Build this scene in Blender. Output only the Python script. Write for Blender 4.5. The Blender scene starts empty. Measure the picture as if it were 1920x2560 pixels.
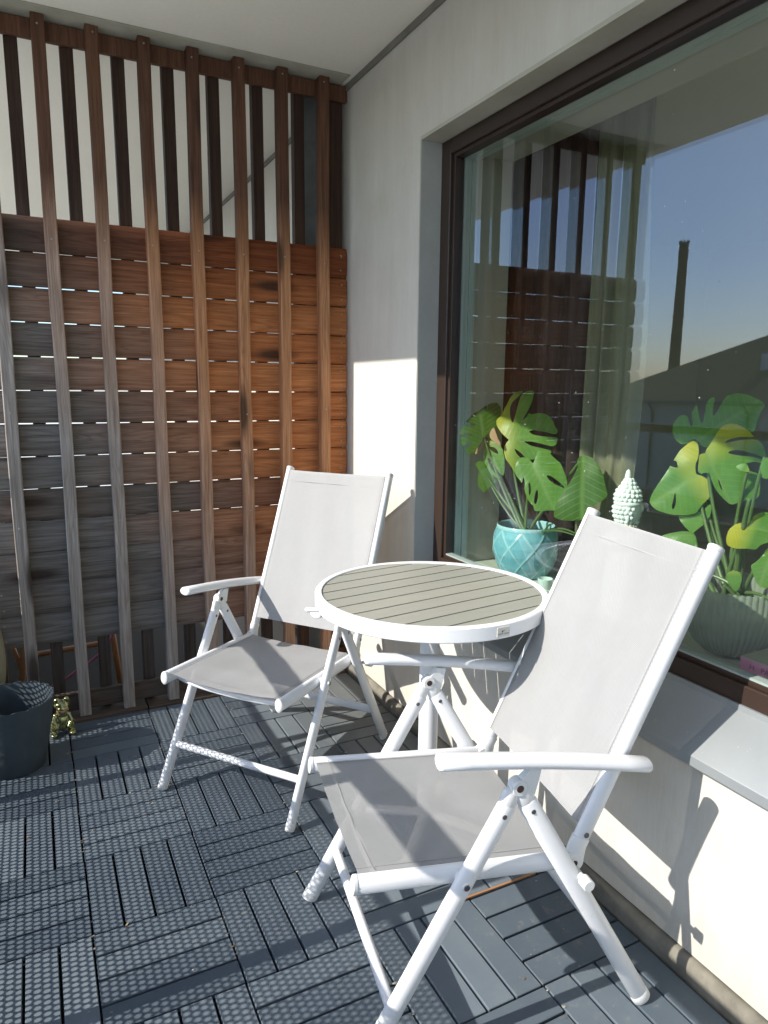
import bpy, math, random
import numpy as np
from math import sin, cos, pi, radians, sqrt
from mathutils import Vector, Matrix
random.seed(7)
S = bpy.context.scene

# ------------------------------------------------------------------ camera
CP = np.array([-1.2732, -2.8703, 1.3272]); YAW, PITCH, ROLL, FPX = .4649, -.1773, .0101, 1742.5
def cam_axes():
    cy, sy, cp, sp = cos(YAW), sin(YAW), cos(PITCH), sin(PITCH)
    f = np.array([sy*cp, cy*cp, sp]); r = np.array([cy, -sy, 0.]); u = np.cross(r, f)
    c, s = cos(ROLL), sin(ROLL)
    return c*r+s*u, -s*r+c*u, f
AR, AU, AF = cam_axes()
cd = bpy.data.cameras.new('camera'); cam = bpy.data.objects.new('camera', cd); S.collection.objects.link(cam)
cam.matrix_world = Matrix([[AR[0], AU[0], -AF[0], CP[0]], [AR[1], AU[1], -AF[1], CP[1]], [AR[2], AU[2], -AF[2], CP[2]], [0, 0, 0, 1]])
cd.sensor_fit = 'VERTICAL'; cd.sensor_height = 36; cd.sensor_width = 27
cd.lens = FPX/2560*36; cd.clip_start = .02; cd.clip_end = 2000
S.camera = cam

# ------------------------------------------------------------------ light
SUN = Vector((1, -.016, -.72)).normalized()          # direction the light travels
w = bpy.data.worlds.new('World'); S.world = w; w.use_nodes = True
nt = w.node_tree; bg = nt.nodes['Background']
sky = nt.nodes.new('ShaderNodeTexSky'); sky.sky_type = 'NISHITA'; sky.sun_disc = False
sky.sun_elevation = math.asin(-SUN.z); sky.sun_rotation = math.atan2(-SUN.x, -SUN.y)
sky.air_density = 1.0; sky.dust_density = 1.0; sky.ozone_density = 4.0; sky.altitude = 0
nt.links.new(sky.outputs[0], bg.inputs[0]); bg.inputs[1].default_value = .15
sl = bpy.data.lights.new('sun', 'SUN'); sl.energy = 3.3; sl.angle = radians(.42); sl.color = (1, .965, .93)
so = bpy.data.objects.new('sun', sl); S.collection.objects.link(so)
so.rotation_euler = SUN.to_track_quat('-Z', 'Y').to_euler()
S.view_settings.view_transform = 'Standard'; S.view_settings.look = 'None'
S.view_settings.exposure = 1.07; S.view_settings.gamma = 1
S.view_settings.use_white_balance = True; S.view_settings.white_balance_temperature = 6750; S.view_settings.white_balance_tint = 9
cy_ = S.cycles
cy_.use_denoising = True; cy_.adaptive_threshold = .006; cy_.max_bounces = 10; cy_.diffuse_bounces = 5; cy_.transparent_max_bounces = 24
cy_.caustics_reflective = False; cy_.caustics_refractive = False; cy_.sample_clamp_indirect = 6

# ------------------------------------------------------------------ helpers
def at(px, py, ax, v):
    """point of the photograph (1920x2560) on the plane axis ax = v"""
    d = AR*((px-960)/FPX) - AU*((py-1280)/FPX) + AF
    return CP + d*(v-CP[ax])/d[ax]

class MB:
    def __init__(s): s.v = []; s.f = []; s.c = []; s.uv = []
    def add(s, vs, fs, tone=0.5):
        b = len(s.v); s.v += [tuple(map(float, p)) for p in vs]; s.f += [tuple(i+b for i in f) for f in fs]
        s.c += [tone]*len(vs); return s
    def box(s, x0, x1, y0, y1, z0, z1, tone=.5, ch=0):
        if ch <= 0:
            vs = [(x, y, z) for z in (z0, z1) for y in (y0, y1) for x in (x0, x1)]
            return s.add(vs, [(0, 2, 3, 1), (4, 5, 7, 6), (0, 1, 5, 4), (2, 6, 7, 3), (0, 4, 6, 2), (1, 3, 7, 5)], tone)
        lo = np.array([x0, y0, z0]); hi = np.array([x1, y1, z1]); vs = []; idx = {}
        for sx in (0, 1):
            for sy in (0, 1):
                for sz in (0, 1):
                    for ax in range(3):
                        p = []
                        for k, sg in enumerate((sx, sy, sz)):
                            e = hi[k] if sg else lo[k]
                            if k != ax: e += -ch if sg else ch
                            p.append(e)
                        idx[(sx, sy, sz, ax)] = len(vs); vs.append(p)
        fs = []
        for ax in range(3):
            o = [k for k in range(3) if k != ax]
            for sg in (0, 1):
                q = []
                for a, b in ((0, 0), (1, 0), (1, 1), (0, 1)):
                    t = [0, 0, 0]; t[ax] = sg; t[o[0]] = a; t[o[1]] = b; q.append(idx[(*t, ax)])
                fs.append(tuple(q))
            for a in (0, 1):
                for b in (0, 1):
                    t0 = [0, 0, 0]; t0[o[0]] = a; t0[o[1]] = b; t1 = list(t0); t1[ax] = 1
                    fs.append((idx[(*t0, o[0])], idx[(*t0, o[1])], idx[(*t1, o[1])], idx[(*t1, o[0])]))
        for sx in (0, 1):
            for sy in (0, 1):
                for sz in (0, 1): fs.append(tuple(idx[(sx, sy, sz, a)] for a in range(3)))
        return s.add(vs, fs, tone)
    def sweep(s, path, a, b=None, lat=(0, 1, 0), n=18, cap=1.0, tone=.5, scale=None):
        """elliptical tube: a = half size across path in the plane, b = half size along lat"""
        b = a if b is None else b
        P = [np.array(p, float) for p in path]; L = np.array(lat, float); rings = []
        m = len(P); T = []
        for i in range(m):
            t = P[min(i+1, m-1)]-P[max(i-1, 0)]; T.append(t/np.linalg.norm(t))
        seq = []
        sc = scale or [1]*m
        if cap > 0:
            for k in (.0, .35, .7): seq.append((P[0]-T[0]*b*cap*cos(k*pi/2)*.6, T[0], max(.02, sin(k*pi/2))*sc[0]))
        for i in range(m): seq.append((P[i], T[i], sc[i]))
        if cap > 0:
            for k in (.7, .35, .0): seq.append((P[-1]+T[-1]*b*cap*cos(k*pi/2)*.6, T[-1], max(.02, sin(k*pi/2))*sc[-1]))
        vs = []
        for p, t, q in seq:
            l = L-t*(L@t); l /= np.linalg.norm(l); u = np.cross(l, t)
            for k in range(n):
                g = 2*pi*k/n; vs.append(p+u*a*q*cos(g)+l*b*q*sin(g))
        fs = []
        for i in range(len(seq)-1):
            for k in range(n): fs.append((i*n+k, i*n+(k+1) % n, (i+1)*n+(k+1) % n, (i+1)*n+k))
        fs.append(tuple(range(n))[::-1]); fs.append(tuple((len(seq)-1)*n+k for k in range(n)))
        return s.add(vs, fs, tone)
    def lathe(s, prof, c=(0, 0, 0), n=48, fn=None, tone=.5, close=True):
        vs = []
        for (r, z) in prof:
            for k in range(n):
                g = 2*pi*k/n; rr, zz = (r, z) if fn is None else fn(r, z, g)
                vs.append((c[0]+rr*cos(g), c[1]+rr*sin(g), c[2]+zz))
        fs = [(i*n+k, i*n+(k+1) % n, (i+1)*n+(k+1) % n, (i+1)*n+k) for i in range(len(prof)-1) for k in range(n)]
        if close:
            if prof[0][0] > 1e-4: fs.append(tuple(range(n))[::-1])
            if prof[-1][0] > 1e-4: fs.append(tuple((len(prof)-1)*n+k for k in range(n)))
        return s.add(vs, fs, tone)
    def ball(s, c, r, n=16, m=10, tone=.5):
        r = (r, r, r) if isinstance(r, (int, float)) else r
        vs = [(c[0], c[1], c[2]-r[2])]
        for i in range(1, m):
            t = pi*i/m
            for k in range(n):
                g = 2*pi*k/n; vs.append((c[0]+r[0]*sin(t)*cos(g), c[1]+r[1]*sin(t)*sin(g), c[2]-r[2]*cos(t)))
        vs.append((c[0], c[1], c[2]+r[2])); e = len(vs)-1
        fs = [(0, 1+(k+1) % n, 1+k) for k in range(n)]
        for i in range(m-2):
            for k in range(n): a = 1+i*n; fs.append((a+k, a+(k+1) % n, a+n+(k+1) % n, a+n+k))
        a = 1+(m-2)*n
        fs += [(a+k, a+(k+1) % n, e) for k in range(n)]
        return s.add(vs, fs, tone)
    def cyl(s, p, q, r, n=16, tone=.5, r2=None):
        p = np.array(p, float); q = np.array(q, float); d = (q-p)/np.linalg.norm(q-p)
        h = np.array([0, 0, 1.]) if abs(d[2]) < .9 else np.array([1., 0, 0]); u = np.cross(d, h); u /= np.linalg.norm(u); v = np.cross(d, u)
        r2 = r if r2 is None else r2; e = min(r, r2)*.12; vs = []; L = np.linalg.norm(q-p)
        for (t, rr) in ((0, r-e), (e, r), (L-e, r2), (L, r2-e)):
            for k in range(n): g = 2*pi*k/n; vs.append(p+d*t+u*rr*cos(g)+v*rr*sin(g))
        fs = [(i*n+k, i*n+(k+1) % n, (i+1)*n+(k+1) % n, (i+1)*n+k) for i in range(3) for k in range(n)]
        fs += [tuple(range(n))[::-1], tuple(3*n+k for k in range(n))]
        return s.add(vs, fs, tone)
    def prism(s, poly, y0, y1, tone=.5):
        n = len(poly); vs = [(x, y0, z) for x, z in poly]+[(x, y1, z) for x, z in poly]
        return s.add(vs, [tuple(range(n)), tuple(range(n, 2*n))[::-1]]+[(i, i+n, (i+1) % n+n, (i+1) % n) for i in range(n)], tone)
    def build(s, name, mat, parent=None, smooth=35, loc=None):
        me = bpy.data.meshes.new(name); me.from_pydata(s.v, [], s.f)
        a = me.attributes.new('tone', 'FLOAT', 'POINT'); a.data.foreach_set('value', s.c)
        if s.uv:
            a = me.attributes.new('leafuv', 'FLOAT_VECTOR', 'POINT'); a.data.foreach_set('vector', [x for u in s.uv for x in (u[0], u[1], 0.)])
        import bmesh
        bm = bmesh.new(); bm.from_mesh(me); bmesh.ops.recalc_face_normals(bm, faces=bm.faces) if not s.uv else None; bm.to_mesh(me); bm.free()
        me.polygons.foreach_set('use_smooth', [True]*len(me.polygons))
        if smooth < 180: me.set_sharp_from_angle(angle=radians(smooth))
        me.materials.append(mat); me.update()
        o = bpy.data.objects.new(name, me); S.collection.objects.link(o)
        if parent: o.parent = parent
        if loc is not None: o.location = loc
        return o

def tag(o, label=None, cat=None, group=None, kind=None):
    if label: o['label'] = label
    if cat: o['category'] = cat
    if group: o['group'] = group
    if kind: o['kind'] = kind
    return o
def thing(name, label, cat, loc=(0, 0, 0), rz=0, group=None):
    o = bpy.data.objects.new(name, None); o.empty_display_size = .1; S.collection.objects.link(o)
    o.location = loc; o.rotation_euler = (0, 0, rz)
    return tag(o, label, cat, group)

# ------------------------------------------------------------------ materials
class N:
    def __init__(s, name):
        s.m = bpy.data.materials.new(name); s.m.use_nodes = True; s.t = s.m.node_tree; s.b = s.t.nodes['Principled BSDF']; s.o = s.t.nodes['Material Output']
    def n(s, typ, **k):
        x = s.t.nodes.new('ShaderNode'+typ)
        for a, b in k.items(): setattr(x, a, b)
        return x
    def link(s, a, b): s.t.links.new(a, b)
    def val(s, sock, v):
        if isinstance(v, (int, float)): sock.default_value = v
        elif isinstance(v, tuple): sock.default_value = (*v, 1) if len(v) == 3 and len(sock.default_value) == 4 else v
        else: s.link(v, sock)
    def math(s, op, a, b=0., c=0., clamp=False):
        x = s.n('Math', operation=op, use_clamp=clamp); s.val(x.inputs[0], a); s.val(x.inputs[1], b)
        if len(x.inputs) > 2: s.val(x.inputs[2], c)
        return x.outputs[0]
    def mix(s, f, a, b, blend='MIX'):
        x = s.n('Mix', data_type='RGBA', blend_type=blend); s.val(x.inputs[0], f); s.val(x.inputs[6], a); s.val(x.inputs[7], b); return x.outputs[2]
    def coord(s, scale=(1, 1, 1), which='Object', loc=(0, 0, 0)):
        t = s.n('TexCoord'); mp = s.n('Mapping'); mp.inputs['Scale'].default_value = scale; mp.inputs['Location'].default_value = loc
        s.link(t.outputs[which], mp.inputs[0]); return mp.outputs[0]
    def noise(s, vec, scale=5, det=3, rough=.55, dist=0):
        x = s.n('TexNoise'); s.link(vec, x.inputs['Vector']); x.inputs['Scale'].default_value = scale; x.inputs['Detail'].default_value = det
        x.inputs['Roughness'].default_value = rough; x.inputs['Distortion'].default_value = dist; return x.outputs['Fac']
    def ramp(s, f, *st):
        x = s.n('ValToRGB'); s.val(x.inputs[0], f); e = x.color_ramp.elements
        while len(e) < len(st): e.new(.5)
        for i, (p, c) in enumerate(st): e[i].position = p; e[i].color = (*c, 1) if isinstance(c, tuple) else (c, c, c, 1)
        return x.outputs[0]
    def attr(s, name, out='Fac'):
        x = s.n('Attribute', attribute_name=name); return x.outputs[out]
    def bump(s, h, st=.3, d=.001):
        x = s.n('Bump'); s.val(x.inputs['Height'], h); x.inputs['Strength'].default_value = st; x.inputs['Distance'].default_value = d
        s.link(x.outputs[0], s.b.inputs['Normal']); return x.outputs[0]
    def set(s, **k):
        for a, v in k.items(): s.val(s.b.inputs[a.replace('_', ' ')], v)
        return s
    def xyz(s, v):
        x = s.n('SeparateXYZ'); s.link(v, x.inputs[0]); return x.outputs

def plain(name, col, rough=.5, metal=0., spec=.5, bs=0, bst=.2, var=.0):
    m = N(name); c = m.coord()
    if var: m.set(Base_Color=m.mix(m.noise(c, 6, 5, .6), tuple(x*(1-var) for x in col), tuple(min(1, x*(1+var)) for x in col)))
    else: m.set(Base_Color=col)
    m.set(Roughness=rough, Metallic=metal); m.b.inputs['Specular IOR Level'].default_value = spec
    if bs: m.bump(m.noise(c, bs, 3), bst, .001)
    return m.m

def wood(name, axis, red, grey, dark, top_dark=None, spread=.35):
    """red new wood, grey weathered wood; weathering grows to the left and low (patchy)"""
    m = N(name); st = {'x': (1.2, 28, 28), 'z': (28, 28, 1.2)}[axis]
    tone = m.attr('tone'); g0 = m.coord((1, 1, 1)); X = m.xyz(g0)
    off = m.n('VectorMath', operation='ADD'); cmb = m.n('CombineXYZ')
    t7 = m.math('MULTIPLY', tone, 37.0)
    for i in range(3): m.link(t7, cmb.inputs[i])
    mp = m.coord(st); m.link(mp, off.inputs[0]); m.link(cmb.outputs[0], off.inputs[1]); v = off.outputs[0]
    fine = m.noise(v, 3.2, 6, .7); rings = m.noise(v, .55, 2, .4, 1.2)
    rr = m.math('FRACT', m.math('MULTIPLY', rings, 13.0)); rr = m.ramp(rr, (0, .25), (.45, 1.), (.85, .8), (1, .25))
    # knots
    ks = {'x': (1.6, 6.5, 6.5), 'z': (6.5, 6.5, 1.6)}[axis]
    kv = m.n('VectorMath', operation='ADD'); m.link(m.coord(ks), kv.inputs[0]); m.link(cmb.outputs[0], kv.inputs[1])
    vo = m.n('TexVoronoi', feature='F1'); m.link(kv.outputs[0], vo.inputs['Vector']); vo.inputs['Scale'].default_value = 1.0
    kn = m.ramp(vo.outputs['Distance'], (.09, 0.), (.20, 1.))
    # weathering
    wz = m.noise(g0, 2.2, 4, .6)
    wx = m.math('MULTIPLY_ADD', X[0], -1.35, -.80)            # left
    wl = m.math('MULTIPLY_ADD', X[2], -.62, .62)
    wsum = m.math('ADD', m.math('ADD', wx, wl), m.math('MULTIPLY_ADD', wz, spread*2, -spread))
    wsum = m.math('ADD', wsum, m.math('MULTIPLY_ADD', tone, .5, -.25))
    wf = m.math('MULTIPLY_ADD', wsum, 1.0, .42, clamp=True)
    base = m.mix(wf, red, grey)
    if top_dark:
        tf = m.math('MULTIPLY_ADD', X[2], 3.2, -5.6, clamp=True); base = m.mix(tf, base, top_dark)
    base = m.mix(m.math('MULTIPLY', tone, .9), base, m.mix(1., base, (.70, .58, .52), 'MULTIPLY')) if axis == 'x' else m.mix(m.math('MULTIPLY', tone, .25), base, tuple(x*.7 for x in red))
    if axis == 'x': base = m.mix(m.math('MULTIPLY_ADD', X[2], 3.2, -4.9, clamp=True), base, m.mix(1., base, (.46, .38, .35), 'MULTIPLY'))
    c = m.mix(m.math('MULTIPLY_ADD', fine, 2.6, -.9, clamp=True), m.mix(1., base, (.48, .43, .40), 'MULTIPLY'), base)
    c = m.mix(m.math('MULTIPLY_ADD', rr, -.60, .60), c, m.mix(1., c, dark, 'MULTIPLY'))
    c = m.mix(m.math('MULTIPLY_ADD', kn, -.85, .85), c, (.03, .016, .01))
    m.set(Base_Color=c, Roughness=.72); m.b.inputs['Specular IOR Level'].default_value = .25
    m.bump(m.math('ADD', m.math('MULTIPLY', fine, .8), m.math('MULTIPLY', rr, .35)), .55, .0012)
    return m.m

M = {}
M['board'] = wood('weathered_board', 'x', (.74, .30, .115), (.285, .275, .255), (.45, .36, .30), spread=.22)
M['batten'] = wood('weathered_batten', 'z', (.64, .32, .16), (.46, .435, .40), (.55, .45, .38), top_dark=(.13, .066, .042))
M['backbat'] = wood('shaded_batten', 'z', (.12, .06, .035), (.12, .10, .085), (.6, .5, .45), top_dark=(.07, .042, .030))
M['oldwood'] = wood('old_plank', 'x', (.20, .10, .05), (.16, .13, .105), (.5, .4, .34))

def wall_mat():
    m = N('fibre_cement'); v = m.coord((110, 110, 3.5)); s1 = m.noise(v, 2.6, 5, .7); s2 = m.noise(m.coord((1, 1, 1)), 3, 5, .6); s3 = m.noise(m.coord((1, 1, 1)), 90, 2, .5)
    v2 = m.noise(m.coord((9, 9, .8)), 1.6, 3, .6)
    a = m.mix(m.math('MULTIPLY_ADD', s1, 1.7, -.35, clamp=True), (.63, .605, .545), (.75, .725, .66))
    a = m.mix(m.math('MULTIPLY_ADD', s2, 1.2, -.4, clamp=True), m.mix(1., a, (.80, .79, .77), 'MULTIPLY'), a)
    a = m.mix(m.math('MULTIPLY_ADD', v2, -1.6, 1.0, clamp=True), a, m.mix(1., a, (.88, .87, .84), 'MULTIPLY'))
    st_ = m.noise(m.coord((1, 2.2, 1.4), loc=(3, 1, 2)), 2.6, 6, .7); Zw = m.xyz(m.coord())[2]
    a = m.mix(m.ramp(st_, (.56, 0.), (.70, .35)), a, m.mix(1., a, (.86, .82, .70), 'MULTIPLY'))
    sp = m.math('MULTIPLY', m.math('MULTIPLY_ADD', Zw, -7., 1.1, clamp=True), m.noise(m.coord((1, 30, 12)), 2., 5, .7)); a = m.mix(sp, a, (.40, .37, .30))
    pit = m.noise(m.coord(), 210, 2, .5); a = m.mix(m.ramp(pit, (.74, 0.), (.80, .5)), a, (.40, .38, .34))
    m.set(Base_Color=a, Roughness=.8); m.b.inputs['Specular IOR Level'].default_value = .2
    m.bump(m.math('ADD', s1, m.math('MULTIPLY', s3, .4)), .35, .001); return m.m
M['wall'] = wall_mat()
def conc(name, c1, c2, sc=3, b=.25):
    m = N(name); v = m.coord(); a = m.noise(v, sc, 6, .62); f = m.noise(v, 60, 4, .7)
    c = m.mix(m.math('MULTIPLY_ADD', a, 2.2, -.6, clamp=True), c1, c2); c = m.mix(m.math('MULTIPLY_ADD', f, .8, -.25, clamp=True), m.mix(1., c, (.85, .85, .84), 'MULTIPLY'), c)
    m.set(Base_Color=c, Roughness=.85); m.b.inputs['Specular IOR Level'].default_value = .2; m.bump(f, b, .001); return m.m
M['ceiling'] = conc('painted_soffit', (.84, .815, .73), (.89, .865, .78), 1.3, .12)
M['ceil_strip'] = conc('bare_soffit_strip', (.34, .335, .27), (.50, .49, .42), 6)
M['joint'] = conc('joint_strip', (.19, .18, .15), (.26, .25, .21), 6)
M['reveal'] = conc('reveal_metal', (.40, .41, .40), (.47, .475, .46), 5, .08)
M['soffit'] = conc('lintel', (.46, .44, .36), (.58, .56, .47), 5, .2)
M['curb'] = conc('kerb_rail', (.13, .12, .10), (.28, .26, .21), 14, .4)
M['frame'] = plain('brown_lacquer', (.034, .020, .014), .38, bs=300, bst=.05)
M['inner'] = plain('inner_frame_paint', (.50, .56, .52), .4)
M['interior'] = plain('interior_plaster', (.42, .40, .33), .8)
M['room'] = plain('room_plaster', (.66, .64, .46), .8)
M['board_in'] = plain('window_board', (.55, .58, .50), .35, var=.1)
M['sill'] = None
def sill_mat():
    m = N('coated_sill'); v = m.coord(); n1 = m.noise(v, 140, 2, .5); n2 = m.noise(v, 7, 4, .6)
    c = m.mix(n2, (.235, .255, .26), (.30, .32, .325)); c = m.mix(m.ramp(n1, (.72, 0.), (.78, .8)), c, (.44, .44, .41))
    m.set(Base_Color=c, Roughness=.42, Metallic=.25); return m.m
M['sill'] = sill_mat()
M['steel'] = conc('galvanised', (.20, .22, .23), (.33, .35, .36), 9, .1)
def deckmat():
    m = N('composite_deck'); v = m.coord(); tone = m.attr('tone')
    n1 = m.noise(v, 5, 5, .65); n2 = m.noise(v, 160, 3, .6); n3 = m.noise(v, 38, 4, .7)
    c = m.mix(tone, (.058, .078, .100), (.145, .175, .200))
    X = m.xyz(v); far = m.math('MULTIPLY', m.math('MULTIPLY_ADD', X[0], 2.2, 1.35, clamp=True), m.math('MULTIPLY_ADD', X[1], 1.8, 2.2, clamp=True))
    c = m.mix(m.math('MULTIPLY', far, .65), c, (.125, .128, .120))
    c = m.mix(m.math('MULTIPLY_ADD', n1, 2.4, -.95, clamp=True), c, m.mix(1., c, (1.28, 1.26, 1.2), 'MULTIPLY'))
    dust = m.math('MULTIPLY', m.ramp(n3, (.56, 0.), (.72, 1.)), m.ramp(n1, (.42, 0.), (.62, 1.)))
    c = m.mix(m.math('MULTIPLY', dust, .45), c, (.27, .255, .21))
    c = m.mix(m.ramp(n2, (.70, 0.), (.78, .8)), c, (.42, .42, .38))
    m.set(Base_Color=c, Roughness=m.math('MULTIPLY_ADD', n3, .25, .48)); m.b.inputs['Specular IOR Level'].default_value = .22
    m.bump(m.math('ADD', n2, m.math('MULTIPLY', n3, .6)), .25, .0006); return m.m
M['deck'] = deckmat()
M['under'] = plain('deck_underlay', (.012, .012, .013), .9)
def whitem():
    m = N('white_powder_coat'); v = m.coord(); n = m.noise(v, 9, 5, .6); n2 = m.noise(v, 45, 3, .6)
    c = m.mix(m.ramp(n2, (.66, 0.), (.80, .35)), m.mix(n, (.72, .73, .74), (.80, .805, .81)), (.52, .50, .44))
    m.set(Base_Color=c, Roughness=.34); m.bump(m.noise(v, 700, 2), .05, .0003); return m.m
M['white'] = whitem()
M['plastic'] = plain('white_plastic', (.74, .74, .72), .4)
M['bolt'] = plain('bolt_steel', (.16, .15, .15), .35, .8)
M['bolt_dark'] = plain('bolt_hole', (.045, .018, .014), .6)
def fabric():
    m = N('textilene'); tc = m.coord((1, 1, 1)); X = m.xyz(tc)
    a = m.math('SINE', m.math('MULTIPLY', X[1], 2*pi/.0046)); s = m.math('ADD', X[0], X[2]); b = m.math('SINE', m.math('MULTIPLY', s, 2*pi/.0046))
    wv = m.math('MULTIPLY', a, b); big = m.noise(tc, 7, 4, .6); bl = m.noise(tc, 55, 3, .7)
    c = m.mix(m.math('MULTIPLY_ADD', wv, .5, .5), (.345, .348, .35), (.445, .448, .45))
    c = m.mix(m.math('MULTIPLY_ADD', big, .9, -.2, clamp=True), m.mix(1., c, (.9, .9, .895), 'MULTIPLY'), c)
    c = m.mix(m.math('MULTIPLY_ADD', bl, 1.2, -.4, clamp=True), m.mix(1., c, (.94, .94, .93), 'MULTIPLY'), c)
    m.set(Base_Color=c, Roughness=.6); m.b.inputs['Specular IOR Level'].default_value = .3
    m.bump(m.math('ADD', wv, m.math('MULTIPLY', big, 1.5)), .35, .0010)
    tr = m.n('BsdfTranslucent'); m.link(c, tr.inputs[0]); tp = m.n('BsdfTransparent'); tp.inputs[0].default_value = (1, .98, .95, 1)
    m1 = m.n('MixShader'); m1.inputs[0].default_value = .13; m.link(m.b.outputs[0], m1.inputs[1]); m.link(tr.outputs[0], m1.inputs[2])
    m2 = m.n('MixShader'); m2.inputs[0].default_value = .05; m.link(m1.outputs[0], m2.inputs[1]); m.link(tp.outputs[0], m2.inputs[2])
    m.link(m2.outputs[0], m.o.inputs[0]); return m.m
M['fabric'] = fabric()
M['hem'] = plain('textilene_hem', (.47, .465, .455), .7, bs=900, bst=.3)
def slatm():
    m = N('table_slat'); v = m.coord((3, 40, 3)); n = m.noise(v, 3, 5, .65); t = m.attr('tone')
    c = m.mix(n, (.25, .247, .205), (.35, .345, .29)); c = m.mix(m.math('MULTIPLY', t, .5), c, (.25, .26, .23)); m.set(Base_Color=c, Roughness=.5); m.bump(n, .2, .0006); return m.m
M['slat'] = slatm()
def glassy(name, tint, rough=0., warp=0., refl=1.8, tmax=1.):
    m = N(name); g = m.n('NewGeometry'); d = m.n('VectorMath', operation='DOT_PRODUCT'); m.link(g.outputs['Incoming'], d.inputs[0]); m.link(g.outputs['Normal'], d.inputs[1])
    c = m.math('ABSOLUTE', d.outputs['Value']); f = m.math('POWER', m.math('SUBTRACT', 1., c), 5.)
    f = m.math('MULTIPLY_ADD', f, .96, .04); f = m.math('MULTIPLY', f, refl, clamp=True)
    tp = m.n('BsdfTransparent'); tp.inputs[0].default_value = (*tint, 1); gl = m.n('BsdfGlossy'); gl.inputs['Roughness'].default_value = rough; gl.inputs['Color'].default_value = (.84, .87, 1., 1)
    if warp:
        b = m.n('Bump'); b.inputs['Strength'].default_value = warp; b.inputs['Distance'].default_value = .01
        m.link(m.noise(m.coord((1, 1, .25)), 2.2, 1, .3), b.inputs['Height']); m.link(b.outputs[0], gl.inputs['Normal'])
    x = m.n('MixShader'); m.link(f, x.inputs[0]); m.link(tp.outputs[0], x.inputs[1]); m.link(gl.outputs[0], x.inputs[2])
    if warp > .035:
        df = m.n('BsdfDiffuse'); vo = m.n('TexVoronoi', feature='F1'); m.link(m.coord((1, 1, 1)), vo.inputs['Vector']); vo.inputs['Scale'].default_value = 22
        big = m.noise(m.coord((1, 1, 1)), 3.5, 4, .7); k1 = m.ramp(vo.outputs['Distance'], (.020, .55), (.045, 0.)); k2 = m.math('MULTIPLY_ADD', big, .12, -.068, clamp=True)
        y = m.n('MixShader'); m.link(m.math('ADD', k1, k2, clamp=True), y.inputs[0]); m.link(x.outputs[0], y.inputs[1]); m.link(df.outputs[0], y.inputs[2]); x = y
    m.link(x.outputs[0], m.o.inputs[0]); return m.m
M['pane'] = glassy('window_glass', (.94, .985, .95), 0, .04, 2.5)
M['pane2'] = glassy('inner_glass', (.96, .985, .96), 0, .03, 1.7)
M['bowlglass'] = glassy('bowl_glass', (.78, .86, .78), .05, 0, 3.5)
_t = M['bowlglass'].node_tree; _o = [n for n in _t.nodes if n.type == 'OUTPUT_MATERIAL'][0]; _src = _o.inputs[0].links[0].from_socket
_d = _t.nodes.new('ShaderNodeBsdfPrincipled'); _d.inputs['Base Color'].default_value = (.42, .47, .38, 1); _d.inputs['Roughness'].default_value = .12; _x = _t.nodes.new('ShaderNodeMixShader'); _x.inputs[0].default_value = .5
_t.links.new(_src, _x.inputs[1]); _t.links.new(_d.outputs[0], _x.inputs[2]); _t.links.new(_x.outputs[0], _o.inputs[0])

# ------------------------------------------------------------------ ground and far setting
g = MB(); g.box(-900, 900, -900, 900, -6.5, -6.3); tag(g.build('ground', conc('yard_paving', (.64, .62, .56), (.72, .70, .63), .05, 0)), kind='structure')
H = 2.567
# balcony floor: interlocking tiles of four slats
fl = MB()
for i in range(-2, 4):
    for j in range(-8, 3):
        x0 = -1.2305+.3*i; y0 = -.9175+.3*j; hz = (i+j) % 2 == 0
        if x0 > .1: continue
        tt = random.random(); e = .0017
        for k in range(4):
            t = min(1, max(0, .5*tt+.5*random.random())); dz = random.uniform(-.0012, 0)
            a0, a1 = k*.075+.0032, (k+1)*.075-.0032
            if hz: fl.box(x0+e, x0+.3-e, y0+a0, y0+a1, -.016, dz, t, .0016)
            else: fl.box(x0+a0, x0+a1, y0+e, y0+.3-e, -.016, dz, t, .0016)
floor = tag(fl.build('floor', M['deck'], smooth=20), kind='structure')
u = MB(); u.box(-1.85, .35, -4.5, 7, -.30, -.022); tag(u.build('balcony_slab', M['under']), kind='structure')
# ceiling
c = MB(); c.box(-1.58, .30, -6, 7, H, H+.25); ce = tag(c.build('ceiling', M['ceiling']), kind='structure')
c = MB(); c.box(-1.50, -.03, -.052, .20, H-.004, H-.001); c.build('soffit_strip', M['ceil_strip'], ce)
c = MB(); c.box(-.009, .004, -6, 7, H-.024, H-.0005); c.build('joint_strip', M['joint'], ce)

# ------------------------------------------------------------------ house wall with the window
house = thing('house_wall', 'pale streaked fibre cement house wall around the large brown framed window', 'wall', (0, 0, 0))
WY, WZ, WB, YE = -.587, 2.185, .56, -3.9
wm = MB()
def quad(mb, *p): mb.add(p, [(0, 1, 2, 3)])
def wpanel(mb, y0, y1, z0, z1): mb.box(0, .34, y0, y1, z0, z1)
wpanel(wm, WY, 6.9, .045, H-.002); wpanel(wm, -6, YE, .045, H-.002); wpanel(wm, YE+.0, WY, WZ+.0, H-.002); wpanel(wm, YE, WY, .045, WB)
wm.build('wall_panel', M['wall'], house)
r = MB(); r.box(.003, .30, WY-.0025, WY-.0002, WB+.06, WZ-.001); r.build('window_reveal', M['reveal'], house)
r = MB(); r.box(.002, .086, YE, WY-.003, WZ-.010, WZ-.0004); r.box(.0005, .0022, YE, WY+.004, WZ-.012, WZ+.006); r.build('lintel', M['soffit'], house)
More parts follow.
